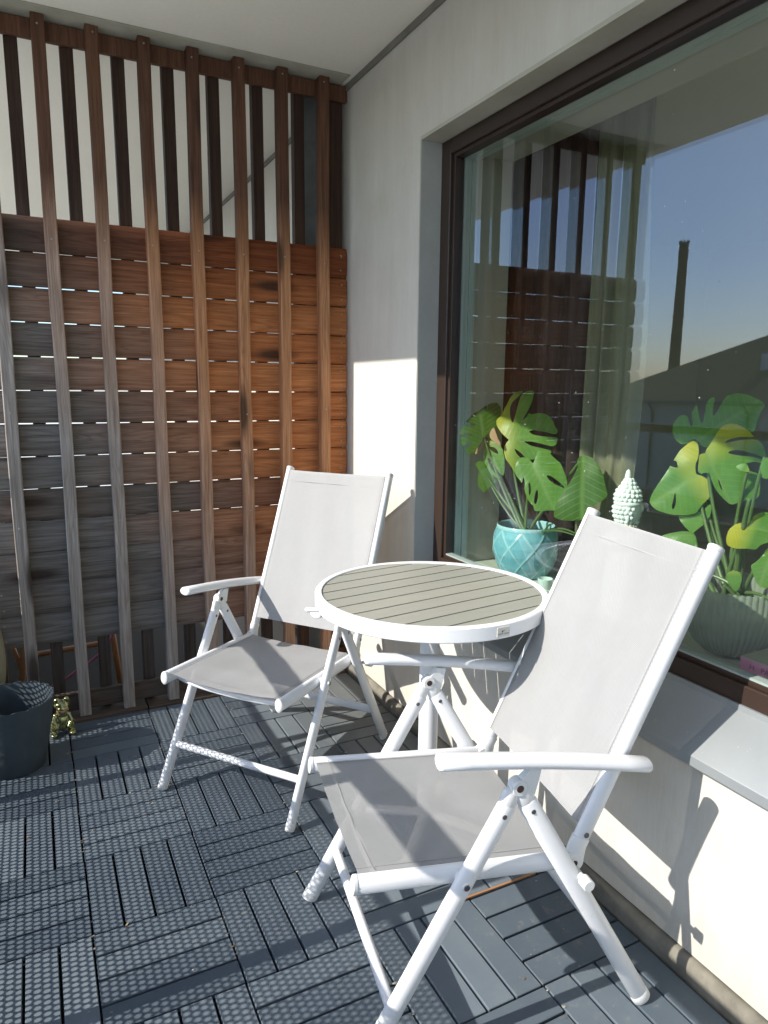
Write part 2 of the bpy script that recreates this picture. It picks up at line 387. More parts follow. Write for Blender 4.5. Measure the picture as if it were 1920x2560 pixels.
# base rail under the panel
b = MB(); prof = [(.0, .041), (-.010, .041), (-.017, .034), (-.022, .024), (-.023, .008), (-.023, -.02), (.02, -.02), (.02, .041)]
b.add([(x, y, z) for y in (-6, 6.9) for x, z in prof], [tuple(range(8)), tuple(range(8, 16))[::-1]]+[(i, i+8, (i+1) % 8+8, (i+1) % 8) for i in range(8)])
b.build('base_rail', M['curb'], house, smooth=50)
# window frame (outer, brown)
FX = .085; GZ0 = .700; GY1 = -.650; GZ1 = 2.125
f = MB()
f.box(FX, FX+.05, GY1, WY-.003, .61, WZ-.011, ch=.002)
f.box(FX, FX+.05, YE, GY1-.0, GZ1, WZ-.011, ch=.002)
f.box(FX, FX+.05, YE, GY1-.0, .61, GZ0-.012, ch=.002)
f.box(FX+.012, FX+.048, GY1-.014, GY1+.001, GZ0-.012, GZ1+.001, ch=.001)
f.box(FX+.012, FX+.048, YE, GY1-.0141, GZ1-.012, GZ1+.001, ch=.001)
f.box(FX+.012, FX+.048, YE, GY1-.0141, GZ0-.0119, GZ0+.000, ch=.001)
win = f.build('window', M['frame'], house)
gb = MB(); gb.box(FX+.0135, FX+.040, YE, GY1-.0145, GZ0+.0005, GZ0+.006); gb.build('glazing_bead', plain('glazing_seal', (.30, .36, .33), .3), win)
# inner frame and jamb seen through the glass
j = MB(); IX0, IX1 = .140, .196
for (a, bb, dy) in ((.137, .150, 0.), (.153, .168, .004), (.171, .196, .001)):
    j.box(a, bb, GY1-.012+dy, GY1+.03, GZ0-.02, GZ1+.02)
    j.box(a, bb, YE, GY1-.0125+dy, GZ1-.010+dy, GZ1+.03)
j.box(.1365, .196, YE, GY1-.013, GZ0-.045, GZ0-.026)
j.build('inner_frame', M['inner'], win)
jr = MB(); jr.box(.197, .3405, GY1-.010, GY1+.06, .60, 2.16); jr.box(.197, .3405, YE, GY1-.0105, 2.13, 2.30); jr.build('inner_reveal', M['interior'], win)
p = MB(); p.add([(.118, YE, GZ0-.002), (.118, GY1-.012, GZ0-.002), (.118, GY1-.012, GZ1), (.118, YE, GZ1)], [(0, 1, 2, 3)]); p.build('pane', M['pane'], win)
p = MB(); p.add([(.1522, YE, GZ0-.002), (.1518, GY1-.012, GZ0-.002), (.1505, GY1-.012, GZ1), (.151, YE, GZ1)], [(0, 1, 2, 3)]); p.build('pane', M['pane2'], win)
bo = MB(); bo.box(.1965, .47, YE, GY1-.012, .625, .66, ch=.003); bo.build('window_board', M['board_in'], win)
# sill
s = MB(); pr = [(FX-.001, .645), (FX-.007, .645), (FX-.008, .632), (-.045, .549), (-.047, .546), (-.047, .524), (-.044, .524), (-.0435, .5445), (FX-.001, .622)]
n = len(pr); ys = (-3.88, WY-.004)
s.add([(x, y, z) for y in ys for x, z in pr], [tuple(range(n)), tuple(range(n, 2*n))[::-1]]+[(i, i+n, (i+1) % n+n, (i+1) % n) for i in range(n)])
s.build('sill', M['sill'], win, smooth=30)

# room behind the window
rm = MB()
rm.box(4.0, 4.1, -6, 1.6, -.1, 2.7); rm.box(.36, 4, 1.5, 1.6, -.1, 2.7); rm.box(.36, 4, -6, -5.9, -.1, 2.7)
rm.box(.36, 4, -5.9, 1.5, -.1, 0); rm.box(.36, 4, -5.9, 1.5, 2.5, 2.6); rm.box(.345, .36, -.60, 1.5, -.1, 2.6); rm.box(.345, .36, -5.9, -3.95, -.1, 2.6)
rm.box(.345, .36, -3.95, -.6, -.1, .624); rm.box(.345, .36, -3.95, -.6, 2.31, 2.6)
tag(rm.build('room_interior', M['room']), kind='structure')

def curtain(name, y0, y1, x, z0, z1, mat, label, amp=.022, per=.085, edge=None):
    m = MB(); nu = 90; nv = 30; vs = []
    for i in range(nu+1):
        for k in range(nv+1):
            t = i/nu; q = k/nv; z = z0+(z1-z0)*q
            y = y0+(y1-y0)*t
            if edge: y += edge*(1-t)*sin(q*9+.8)
            vs.append((x+amp*sin(2*pi*(y1-y0)*t/per+.8*sin(q*3))+.006*sin(t*31+q*5), y+.004*sin(q*7+t*40), z))
    fs = [(i*(nv+1)+k, (i+1)*(nv+1)+k, (i+1)*(nv+1)+k+1, i*(nv+1)+k+1) for i in range(nu) for k in range(nv)]
    m.add(vs, fs); o = m.build(name, mat, smooth=180)
    return tag(o, label, 'curtain')
def cloth(name, col, tr=.25):
    m = N(name); v = m.coord((1, 1, 1)); n = m.noise(v, 120, 3); c = m.mix(n, tuple(x*.8 for x in col), col); m.set(Base_Color=c, Roughness=.9)
    t = m.n('BsdfTranslucent'); m.link(c, t.inputs[0]); x = m.n('MixShader'); x.inputs[0].default_value = tr; m.link(m.b.outputs[0], x.inputs[1]); m.link(t.outputs[0], x.inputs[2]); m.link(x.outputs[0], m.o.inputs[0]); return m.m
curtain('brown_curtain', -.975, -.40, .47, .5, 2.46, cloth('brown_velvet', (.040, .022, .018), .1), 'dark brown curtain hanging inside the window behind the teal pot plant', edge=0)
curtain('olive_curtain', -1.215, -.972, .455, .5, 2.46, cloth('olive_curtain_cloth', (.27, .265, .17), .35), 'narrow olive curtain with a wavy edge hanging inside the window', amp=.014, per=.06, edge=.012)

# ------------------------------------------------------------------ partition fence
fence = thing('slatted_fence', 'weathered red brown timber privacy fence of boards and vertical battens', 'fence', (0, 0, 0))
bd = MB(); zt = 1.9155; XL = -1.475
wear = [.75, .35, .05, .62, .12, .55, .30, .25, .95, .20, .35, .40, .25]
for k in range(13):
    z1 = zt-k*.1228; bow = random.uniform(-.001, .001)
    gap = (.0028, .0038, .0026, .0038, .0032, .0034, .0024, .0010, .0024, .0003, .0003, .0003, .0003)[k]
    if k in (7, 8): gap = .0026
    za_b, zb_b = z1-.1228+gap, z1-(0 if k == 0 else .0012); ce_ = []
    for q in range(-6, 7): s_ = q/6; ce_.append((.0440+.0070*abs(s_)**3+(.004 if abs(s_) == 1 else 0)+abs(bow), (za_b+zb_b)/2+(zb_b-za_b)/2*s_))
    ce_ += [(.066, zb_b), (.066, za_b)]; nn2 = len(ce_); nx = 10; vs = []
    for q in range(nx+1):
        X_ = XL+(-.004-XL)*q/nx; wob = .0008*sin(q*1.7+k*2.3)
        vs += [(X_, y_, z_+wob*(1 if z_ < (za_b+zb_b)/2 else .3)) for y_, z_ in ce_]
    bd.add(vs, [tuple(range(nn2))[::-1], tuple(nx*nn2+e for e in range(nn2))]+[(i*nn2+e, i*nn2+(e+1) % nn2, (i+1)*nn2+(e+1) % nn2, (i+1)*nn2+e) for i in range(nx) for e in range(nn2)], wear[k])
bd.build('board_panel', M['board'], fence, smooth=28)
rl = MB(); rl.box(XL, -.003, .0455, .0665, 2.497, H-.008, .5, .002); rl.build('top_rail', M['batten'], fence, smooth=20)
rl = MB(); rl.box(XL, -.003, .0455, .0665, .022, .100, .3, .003); rl.build('bottom_rail', M['oldwood'], fence, smooth=20)
sb = MB(); sb.box(-1.52, -.93, -.024, .13, -.016, .012, .3, .002); sb.box(-.924, -.035, -.022, .13, -.016, .010, .6, .002); sb.build('base_plank', M['oldwood'], fence, smooth=20)
scm = MB(); scm.cyl((0, .0012, 0), (0, -.0012, 0), .0034, 10); SCREW = scm.build('screw', plain('screw_heads', (.30, .29, .27), .4, .7), fence, loc=(-.03, .0445, 1.88))
def screw(x, y, z, parent):
    o = SCREW.copy(); S.collection.objects.link(o); o.parent = parent; o.location = (x, y, z); return o
bx = [-1.365, -1.189, -1.017, -.841, -.670, -.495, -.3205, -.1445]
for k, x in enumerate(bx):
    m = MB(); zb = .014; ln = random.uniform(-.002, .002)
    # slight wobble along the batten
    n = 14; vs = []; W_ = .0435
    for q in range(n+1):
        z = zb+(H-.006-zb)*q/n; o = .0016*sin(q*.9+k*2)+ln*(q/n-.5)
        for (a, b2) in ((0, .003), (.003, 0), (W_-.003, 0), (W_, .003), (W_, .0445), (0, .0445)): vs.append((x+a+o, b2+.0006*sin(q*1.3+k), z))
    fs = [(i*6+e, i*6+(e+1) % 6, (i+1)*6+(e+1) % 6, (i+1)*6+e) for i in range(n) for e in range(6)]+[(5, 4, 3, 2, 1, 0), tuple(n*6+e for e in range(6))]
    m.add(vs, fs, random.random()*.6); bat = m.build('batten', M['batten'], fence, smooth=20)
    for z in (.06, .36, .80, 1.22, 1.84, 2.53): screw(x+.022+random.uniform(-.004, .004), .0002, z+random.uniform(-.01, .01), bat)
    xb = x+.0905
    if k < 7:
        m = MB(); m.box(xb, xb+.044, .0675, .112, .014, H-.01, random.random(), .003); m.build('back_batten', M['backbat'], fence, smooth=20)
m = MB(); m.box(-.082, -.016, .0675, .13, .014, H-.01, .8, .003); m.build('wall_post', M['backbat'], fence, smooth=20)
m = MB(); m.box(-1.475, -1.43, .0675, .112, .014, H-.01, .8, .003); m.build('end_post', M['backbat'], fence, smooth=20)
for k in range(13):
    for dz in (.03, .092):
        z1 = zt-k*.1228-dz
        for xx in (-.03, -1.425): screw(xx+random.uniform(-.003, .003), .0460, z1, fence)
# steel post behind
m = MB(); m.box(-.176, -.070, .20, .206, -.02, H-.002); m.box(-.176, -.170, .206, .26, -.02, H-.002); m.box(-.076, -.070, .206, .26, -.02, H-.002)
tag(m.build('steel_post', M['steel']), 'grey galvanised steel post behind the fence beside the house wall', 'post')

# ------------------------------------------------------------------ balustrade of perforated sheet (left, casts the dots)
def perf():
    m = N('perforated_sheet'); X = m.xyz(m.coord()); P = .0158
    def cell(off):
        a = m.math('SUBTRACT', m.math('FRACT', m.math('ADD', m.math('DIVIDE', X[1], P), 50+off)), .5)
        b2 = m.math('SUBTRACT', m.math('FRACT', m.math('ADD', m.math('DIVIDE', X[2], P*1.732), 50+off)), .5)
        a = m.math('MULTIPLY', a, P); b2 = m.math('MULTIPLY', b2, P*1.732)
        return m.math('SQRT', m.math('ADD', m.math('MULTIPLY', a, a), m.math('MULTIPLY', b2, b2)))
    d = m.math('MINIMUM', cell(0.), cell(.5)); h = m.math('LESS_THAN', d, .0053)
    m.set(Base_Color=(.06, .065, .07), Roughness=.6, Metallic=.0)
    tp = m.n('BsdfTransparent'); x = m.n('MixShader'); m.link(h, x.inputs[0]); m.link(m.b.outputs[0], x.inputs[1]); m.link(tp.outputs[0], x.inputs[2]); m.link(x.outputs[0], m.o.inputs[0]); return m.m
bal = thing('balustrade', 'grey balcony balustrade of perforated sheet metal with posts and handrail', 'balustrade', (-1.60, 0, 0))
m = MB(); m.add([(0, y, z) for y, z in ((-5.5, -.05), (.10, -.05), (.10, .765), (-5.5, .765))], [(0, 1, 2, 3)]); m.build('perforated_panel', perf(), bal)
met = plain('rail_metal', (.20, .21, .22), .45, .4)
m = MB(); m.box(-.020, .020, -5.5, 7, 1.094, 1.140, ch=.003); m.build('handrail', met, bal)
m = MB(); m.box(-.008, .008, -5.5, 7, .755, .772, ch=.001); m.build('panel_rail', met, bal)
for y in (-.485, -1.450, -2.415, -3.380, -4.345):
    m = MB(); m.box(-.012, .022, y-.020, y+.020, -.29, 1.093, ch=.002); m.build('post', met, bal)
m = MB(); m.box(-.01, .01, .11, 7, -.25, .751); m.build('neighbour_shade_panel', met, bal)  # unseen neighbour panel, left without holes to keep the floor there in shade

# ------------------------------------------------------------------ chairs
def chair(pose, D, label, curve):
    x, y, yaw = pose; t = thing('garden_chair', label, 'chair', (x, y, 0), yaw, 'white folding garden chairs')
    W, Wi = D['W']/2, D['Wi']/2; T = np.array([0, D['zt']]); FF = np.array([D['ff'], .0]); FR = np.array([D['fr'], .0])
    P3 = lambda p, s: (p[0], s, p[1]); A, B = .0205, .0125
    d1 = (FF-T)/np.linalg.norm(FF-T); d2 = (FR-T)/np.linalg.norm(FR-T)
    hf = np.array([D['fh'], D['zh']]); sf = np.array([D['fs'], D['zs']]); bt = np.array([D['fb'], D['zb']])
    fa = np.array([D['fa'], D['za']]); fg = np.array([D['fg'], D['zg']])
    db = (bt-hf)/np.linalg.norm(bt-hf); ds = (sf-hf)/np.linalg.norm(sf-hf); nb = np.array([db[1], -db[0]]); ns = np.array([-ds[1], ds[0]])
    for s in (1, -1):
        sy = s*W
        for nm, F, d in (('front_leg', FF, d1), ('rear_leg', FR, d2)):
            m = MB(); m.sweep([P3(T+d*.045, sy), P3(T+(F-T)*.5, sy), P3(F-d*.012, sy)], A, B, cap=1.0); lg = m.build(nm, M['white'], t)
            m = MB(); q = T+d*.062; m.cyl((q[0], sy-.0134, q[1]), (q[0], sy+.0134, q[1]), .0050); m.build('rivet', M['bolt'], lg)
            m = MB(); m.sweep([P3(F-d*.030, sy), P3(F-d*.0105, sy)], A+.0008, B+.0008, cap=.9); m.build('foot_cap', M['plastic'], lg)
        # joint casting under the armrest
        m = MB(); o1 = T+d1*.05; o2 = T+d2*.05
        m.sweep([P3(o1, sy), P3(T+d1*.015+np.array([.004, .004]), sy)], .0185, .0108)
        m.sweep([P3(o2, sy), P3(T+d2*.012, sy)], .0185, .0108)
        m.cyl((T[0], sy-.0125, T[1]), (T[0], sy+.0125, T[1]), .0165, 24)
        za_ = lambda ff: fa[1]+(fg[1]-fa[1])*(fa[0]-ff)/(fa[0]-fg[0])
        gus = [(.010, T[1]+.006), (-.006, T[1]-.012), (-.034, T[1]-.020), (-.042, T[1]+.012), (-.046, za_(-.046)-.010), (-.022, za_(-.02)-.010), (-.016, T[1]+.026), (-.004, T[1]+.016)]
        m.prism(gus, sy-.008, sy+.008); br = m.build('joint_bracket', M['plastic'], t, smooth=40)
        m = MB(); m.cyl((T[0], sy-.0137, T[1]), (T[0], sy+.0137, T[1]), .0075, 18); m.build('pivot_bolt', M['bolt_dark'], br)
        # armrest, gently bowed
        m = MB(); pts = []
        for k in range(9):
            q = k/8; p = fa*(1-q)+fg*q+np.array([0, .006*sin(pi*q)]); pts.append(P3(p, s*(W+D['zst'])))
        m.sweep(pts, .0145, .0215, cap=.55, n=22); m.build('armrest', M['white'], t)
        # seat rail
        m = MB(); m.sweep([P3(sf, s*Wi), P3((sf+hf)/2, s*Wi), P3(hf, s*Wi)], A, B, cap=.8); sr = m.build('seat_rail', M['white'], t)
        m = MB(); q = sf+ds*.001; m.sweep([P3(q, s*Wi), P3(q+ds*.006, s*Wi)], A+.001, B+.001, cap=.5); m.build('end_cap', M['plastic'], sr)
        q = hf+ds*.02; m = MB(); m.cyl((q[0], s*(Wi+.012), q[1]), (q[0], s*(Wi+.0145), q[1]), .006); m.build('rivet', M['bolt'], sr)
        # bolt joining rail and front leg
        tt = (Wi+W)/2; q = None; al = np.linalg.solve(np.array([d1, -ds]).T, hf-T); q = T+d1*al[0]
        m = MB(); m.cyl((q[0], s*(Wi+.004), q[1]), (q[0], s*(W-.004), q[1]), .012, 18); m.cyl((q[0], s*(W+.011), q[1]), (q[0], s*(W+.0155), q[1]), .0085, 18)
        m.build('rail_bolt', M['bolt'] if False else M['plastic'], t)
        m = MB(); m.cyl((q[0], s*(W+.0150), q[1]), (q[0], s*(W+.0175), q[1]), .0062, 16); m.build('bolt_head', M['bolt'], t)
        # back tube
        m = MB(); b0 = hf+db*.045; pth = [P3(b0+(bt-b0)*k/5, s*Wi) for k in range(6)]; m.sweep(pth, A*.92, B, cap=.7); bf = m.build('back_tube', M['white'], t)
        m = MB(); m.sweep([P3(bt+db*.002, s*Wi), P3(bt+db*.008, s*Wi)], A*.97, B+.001, cap=.7); m.build('end_cap', M['plastic'], bf)
        q = hf+db*.062; m = MB(); m.cyl((q[0], s*(Wi+.0118), q[1]), (q[0], s*(Wi+.0145), q[1]), .0058); m.build('rivet', M['bolt'], bf)
        # recline hinge
        m = MB(); m.sweep([P3(hf-ds*.008, s*Wi), P3(hf+db*.03, s*Wi), P3(hf+db*.05, s*Wi)], .0215, .0135, cap=.6)
        m.cyl((hf[0], s*(Wi-.012), hf[1]), (hf[0], s*(Wi+.016), hf[1]), .022, 24); hb = m.build('hinge', M['plastic'], t, smooth=40)
        m = MB(); q = hf-db*.012+ds*-.004; m.cyl((q[0], s*(Wi+.012), q[1]), (q[0], s*(W+.036), q[1]), .0075, 16); m.cyl((q[0], s*(W+.018), q[1]), (q[0], s*(W+.042), q[1]), .0125, 24)
        m.build('knob', M['plastic'], hb)
        m = MB(); m.cyl((hf[0], s*(Wi+.0155), hf[1]), (hf[0], s*(Wi+.018), hf[1]), .006, 16); m.build('hinge_bolt', M['bolt_dark'], hb)
    q = FF+(T-FF)*(.135/T[1]); m = MB(); m.sweep([(q[0], -W+.008, q[1]), (q[0], 0, q[1]), (q[0], W-.008, q[1])], .0115, .0115, lat=(0, 0, 1), cap=0); m.build('front_stretcher', M['white'], t)
    q = FR+(T-FR)*(.15/T[1]); m = MB(); m.sweep([(q[0], -W+.008, q[1]), (q[0], 0, q[1]), (q[0], W-.008, q[1])], .0065, .0155, lat=(0, 0, 1), cap=0); m.build('rear_stretcher', M['white'], t)
    # bowed bar under the seat front
    q = sf-ds*.055; m = MB(); m.sweep([(q[0], Wi*sin(pi/2*k/8), q[1]-.030*cos(pi/2*k/8)**.8*1.0-.004) for k in range(-8, 9)], .0095, .0095, lat=(1, 0, 0), cap=0); m.build('seat_bar', M['white'], t)
    q = hf+ds*.05-ns*.010; m = MB(); m.sweep([(q[0], -Wi, q[1]), (q[0], 0, q[1]-.01), (q[0], Wi, q[1])], .009, .009, lat=(1, 0, 0), cap=0); m.build('seat_bar', M['white'], t)
    q = bt-db*.010-nb*.004; m = MB(); m.sweep([(q[0], -Wi, q[1]), (q[0], 0, q[1]), (q[0], Wi, q[1])], .007, .007, lat=(1, 0, 0), cap=0); m.build('back_bar', M['white'], t)
    # fabric
    def sheet(p0, p1, nn, sag, off, name, wr=.010, frontdip=0, wadd=-.004):
        nu, nv = 28, 26; vs = []; wi = Wi+wadd
        for i in range(nu+1):
            for k in range(nv+1):
                u_, v_ = i/nu, k/nv; s_ = (v_*2-1)
                p = p0+(p1-p0)*u_+nn*(off-sag*(1-s_*s_)*(.55+.45*sin(pi*u_)) - frontdip*(1-s_*s_)*max(0, u_-.72)*3.2)
                e = abs(s_); w2 = s_*wi
                if e > .93: p = p-nn*((e-.93)/.07)**2*wr*.9
                p = p+nn*(.0018*sin(u_*13+s_*3)*(1-e)+.0014*sin(s_*11+u_*4)*(1-e))
                vs.append((p[0], w2, p[1]))
        fs = [(i*(nv+1)+k, (i+1)*(nv+1)+k, (i+1)*(nv+1)+k+1, i*(nv+1)+k+1) for i in range(nu) for k in range(nv)]
        m = MB(); m.add(vs, fs); o = m.build(name, M['fabric'], t, smooth=180)
        # stitched hem bands along the edges, a hair above the cloth
        for s_ in (-1, 1):
            h = MB(); vv = []
            for i in range(nu+1):
                for k in range(2):
                    u_ = i/nu; sg = s_*(.905+.012*k); p = p0+(p1-p0)*u_+nn*(off-sag*(1-sg*sg)*(.55+.45*sin(pi*u_))+.0012 - frontdip*(1-sg*sg)*max(0, u_-.72)*3.2)
                    vv.append((p[0], sg*wi, p[1]))
            h.add(vv, [(2*i, 2*i+2, 2*i+3, 2*i+1) for i in range(nu)]); h.build('stitching', M['stitch'], o)
        h = MB(); vv = []
        for k in range(nv+1):
            for q in range(2):
                v_ = k/nv; s_ = (v_*2-1)*.955; u_ = .925+.004*q; p = p0+(p1-p0)*u_+nn*(off-sag*(1-s_*s_)*(.55+.45*sin(pi*u_))+.0014-frontdip*(1-s_*s_)*max(0, u_-.72)*3.2)
                vv.append((p[0], s_*wi, p[1]))
        h.add(vv, [(2*k, 2*k+1, 2*k+3, 2*k+2) for k in range(nv)]); h.build('hem', M['stitch'], o)
        return o
    sheet(hf+ds*.020, sf-ds*.004, ns, .012, .018, 'seat_fabric', frontdip=curve)
    sheet(hf+db*.075, bt-db*.006, nb, .013, .0200, 'back_fabric', wr=.014, wadd=.009)
    m = MB(); q = bt-db*.055+nb*.0185; m.box(q[0]-.0015, q[0]+.0015, -Wi*.98, Wi*.98, q[1]-.0012, q[1]+.0012) if False else None
    return t
M['stitch'] = plain('stitching', (.33, .33, .325), .8)
D1 = dict(W=.5011, Wi=.4389, ff=.3225, zt=.5737, fr=-.335, fs=.3117, zs=.403, fh=-.1485, zh=.3655, fb=-.4402, zb=1.0053, fa=.1635, za=.6512, fg=-.2847, zg=.578, zst=.0059)
D2 = dict(D1, fb=-.4256, zb=.9987, ff=.3226, fr=-.3395, zt=.576, zs=.4026, zh=.3888, za=.6452, zg=.5741)
chair((-.4439, -1.6423, 2.9674), D1, 'white folding garden chair nearest the camera, its back hiding part of the window sill', .006)
chair((-.569, -.6565, 3.7991), D2, 'white folding garden chair standing in the corner between the timber fence and the wall', .012)

# ------------------------------------------------------------------ table
TC = (-.281, -1.200); tb = thing('bistro_table', 'round white bistro table with a grey slatted top between the two chairs', 'table', (*TC, 0))
R0, R1, ZT = .3135, .3335, .755
m = MB(); prf = [(R0, ZT-.030), (R0, ZT-.002), (R0+.002, ZT), (R1-.003, ZT), (R1, ZT-.003), (R1, ZT-.036), (R1-.003, ZT-.039), (R0+.003, ZT-.039), (R0, ZT-.030)]
m.lathe(prf, n=96, close=False); rim = m.build('rim', M['white'], tb, smooth=40)
ang = radians(7.3); dx, dy = cos(ang), sin(ang); m = MB(); pit = .0680
for k in range(-5, 5):
    lo, hi = k*pit+.0029+.006, (k+1)*pit-.0029+.006
    lo = max(lo, -R0+.001); hi = min(hi, R0-.001)
    if hi-lo < .004: continue
    pl = []; nn_ = 14
    for q in range(nn_+1): v_ = lo+(hi-lo)*q/nn_; pl.append((sqrt(max(0, (R0-.001)**2-v_*v_)), v_))
    poly = pl+[(-a, b_) for a, b_ in pl[::-1]]
    n = len(poly); tn = random.random()
    vs = [(a*dx-b_*dy, a*dy+b_*dx, z) for z in (ZT-.022, ZT-.0035) for a, b_ in poly]
    m.add(vs, [tuple(range(n))[::-1], tuple(range(n, 2*n))]+[(i, (i+1) % n, (i+1) % n+n, i+n) for i in range(n)], tn)
m.build('tabletop', M['slat'], tb, smooth=20)
m = MB()
for a in (pi/2+ang,):
    for o in (-.11, .11):
        c_ = sqrt(R0**2-o*o)-.002; m.sweep([(o*cos(ang)-s_*c_*sin(ang), o*sin(ang)+s_*c_*cos(ang), ZT-.024) for s_ in (-1, 0, 1)], .009, .012, lat=(1, 0, 0), cap=0)
m.box(-.06, .06, -.06, .06, ZT-.036, ZT-.030); m.build('top_support', M['white'], tb)
m = MB(); m.sweep([(0, 0, .03), (0, 0, .35), (0, 0, ZT-.034)], .0285, .0285, cap=0, n=32); m.build('pole', M['white'], tb)
for k in range(4):
    a = pi/4+k*pi/2; m = MB(); m.sweep([(.02*cos(a), .02*sin(a), .045), (.12*cos(a), .12*sin(a), .030), (.215*cos(a), .215*sin(a), .016)], .013, .018, lat=(-sin(a), cos(a), 0)); m.build('foot', M['white'], tb)
# lever under the rim
m = MB(); a = radians(172); m.sweep([((R1-.03)*cos(a), (R1-.03)*sin(a), ZT-.030), ((R1+.012)*cos(a), (R1+.012)*sin(a), ZT-.029), ((R1+.030)*cos(a), (R1+.030)*sin(a), ZT-.027)], .006, .011, lat=(-sin(a), cos(a), 0)); m.build('lever', M['plastic'], tb)
# badge
bp = at(1257, 1577, 2, ZT-.018); ba = math.atan2(bp[1]-TC[1], bp[0]-TC[0]); bd_ = bpy.data.objects.new('badge_pivot', None)
m = MB(); m.box(-.0195, .0195, -.0012, .0012, -.0125, .0125, ch=.0008); badge = m.build('badge', plain('badge_plastic', (.60, .58, .52), .5), tb, loc=((R1+.0016)*cos(ba), (R1+.0016)*sin(ba), ZT-.0195))
badge.rotation_euler = (0, 0, ba+pi/2)
ink = plain('badge_print', (.03, .03, .03), .6)
def text_mesh(name, s, size, mat, parent, loc, rot=(pi/2, 0, 0), sx=1.):
    cu = bpy.data.curves.new(name, 'FONT'); cu.body = s; cu.size = size; cu.align_x = 'CENTER'; cu.extrude = .0001
    o = bpy.data.objects.new(name, cu); S.collection.objects.link(o); bpy.context.view_layer.update()
    me = bpy.data.meshes.new_from_object(o.evaluated_get(bpy.context.evaluated_depsgraph_get())); bpy.data.objects.remove(o)
    me.materials.clear(); me.materials.append(mat); o = bpy.data.objects.new(name, me); S.collection.objects.link(o); o.parent = parent; o.location = loc; o.rotation_euler = rot; o.scale = (sx, 1, 1); return o
text_mesh('lettering', 'COMFORT GARDEN', .0043, ink, badge, (-.0008, -.0014, -.0062), sx=.92)
m = MB(); m.prism([(-.006, .0068), (-.0045, .0035), (-.0015, .0032), (.003, .0046), (.0072, .0012), (.003, .0036), (-.001, .0018), (-.0035, -.0012), (-.0052, -.0012), (-.0052, .0020)], -.00145, -.0013); m.build('bird_mark', ink, badge)
m = MB(); m.cyl((.0168, -.00125, .0015), (.0168, -.0015, .0015), .0010, 10); m.build('mark_dot', ink, badge)

# ------------------------------------------------------------------ plant pot, frog, small stuff on the deck
potm = conc('dark_planter', (.060, .080, .092), (.085, .105, .118), 12, .15)
pc = (-1.413, -.270, 0)
def scal(r_, z_, g_): return r_*(1+.022*abs(sin(g_*8))*(z_/.25)**.6 if z_ > 0 else 1), z_+(.006*abs(sin(g_*8)) if z_ > .24 else 0)
m = MB(); m.lathe([(.092, 0), (.098, .004), (.112, .085), (.126, .17), (.1375, .246), (.1375, .250), (.1345, .250), (.132, .243), (.121, .165), (.107, .08), (.094, .02), (.0, .018)], n=128, fn=scal); 
tag(m.build('planter', potm, loc=pc, smooth=50), 'dark slate plastic plant pot with a scalloped rim, empty, at the left edge', 'plant pot')

fr = MB(); fx, fy = -1.252, -.082
def B_(dx_, dy_, z_, r_): fr.ball((dx_, dy_, z_), r_, 20, 14)
B_(-.002, 0, .050, (.030, .027, .042)); B_(0, -.004, .085, (.022, .020, .030)); B_(.000, -.008, .118, (.028, .027, .021)); B_(.004, -.030, .110, (.020, .012, .010))
B_(-.016, -.012, .138, (.011, .011, .012)); B_(.018, -.012, .138, (.011, .011, .012))
B_(.030, -.004, .032, (.014, .022, .024)); B_(-.034, -.004, .032, (.014, .022, .024)); B_(.032, -.028, .010, (.014, .020, .009)); B_(-.032, -.030, .010, (.014, .020, .009))
fr.sweep([(.022, -.008, .080), (.031, -.018, .055), (.020, -.030, .034)], .0075); fr.sweep([(-.024, -.008, .080), (-.033, -.018, .055), (-.020, -.030, .034)], .0075)
fo = fr.build('frog_figurine', plain('gilded_glaze', (.34, .35, .17), .22, .75), loc=(fx, fy, 0))
rmod = fo.modifiers.new('r', 'REMESH'); rmod.mode = 'VOXEL'; rmod.voxel_size = .0022; rmod.use_smooth_shade = True
sm = fo.modifiers.new('s', 'SMOOTH'); sm.iterations = 4; sm.factor = .6
tag(fo, 'shiny gold green frog figurine sitting behind the dark plant pot', 'figurine')
eyem = plain('frog_eye', (.02, .02, .02), .1)
for sx in (-1, 1): m = MB(); m.ball((.001+sx*.0175, -.0225, .139), .0052, 12, 8); m.build('eye', eyem, fo)
m = MB(); m.sweep([(-.018, -.036, .106), (0, -.043, .104), (.022, -.036, .108)], .0028); m.build('mouth', plain('frog_mouth', (.45, .20, .13), .3), fo)

# beige cloth at the left edge
m = MB(); vs = []; nu, nv = 10, 24
for i in range(nu+1):
    for k in range(nv+1):
        q = k/nv; z = .12+.42*q; bulge = .05*sin(pi*(1-q)*.9)**1.2; vs.append((-1.60+(.165+bulge*.75)*i/nu, .010-.055*sin(pi*i/nu)-.01*sin(q*6), z))
m.add(vs, [(i*(nv+1)+k, (i+1)*(nv+1)+k, (i+1)*(nv+1)+k+1, i*(nv+1)+k+1) for i in range(nu) for k in range(nv)])
co = m.build('draped_cloth', cloth('khaki_cloth', (.30, .29, .20), .1), smooth=180); sd = co.modifiers.new('s', 'SOLIDIFY'); sd.thickness = .008
co.location = (-.030, -.005, 0)
tag(co, 'khaki cloth edge hanging at the far left beside the fence', 'cloth')

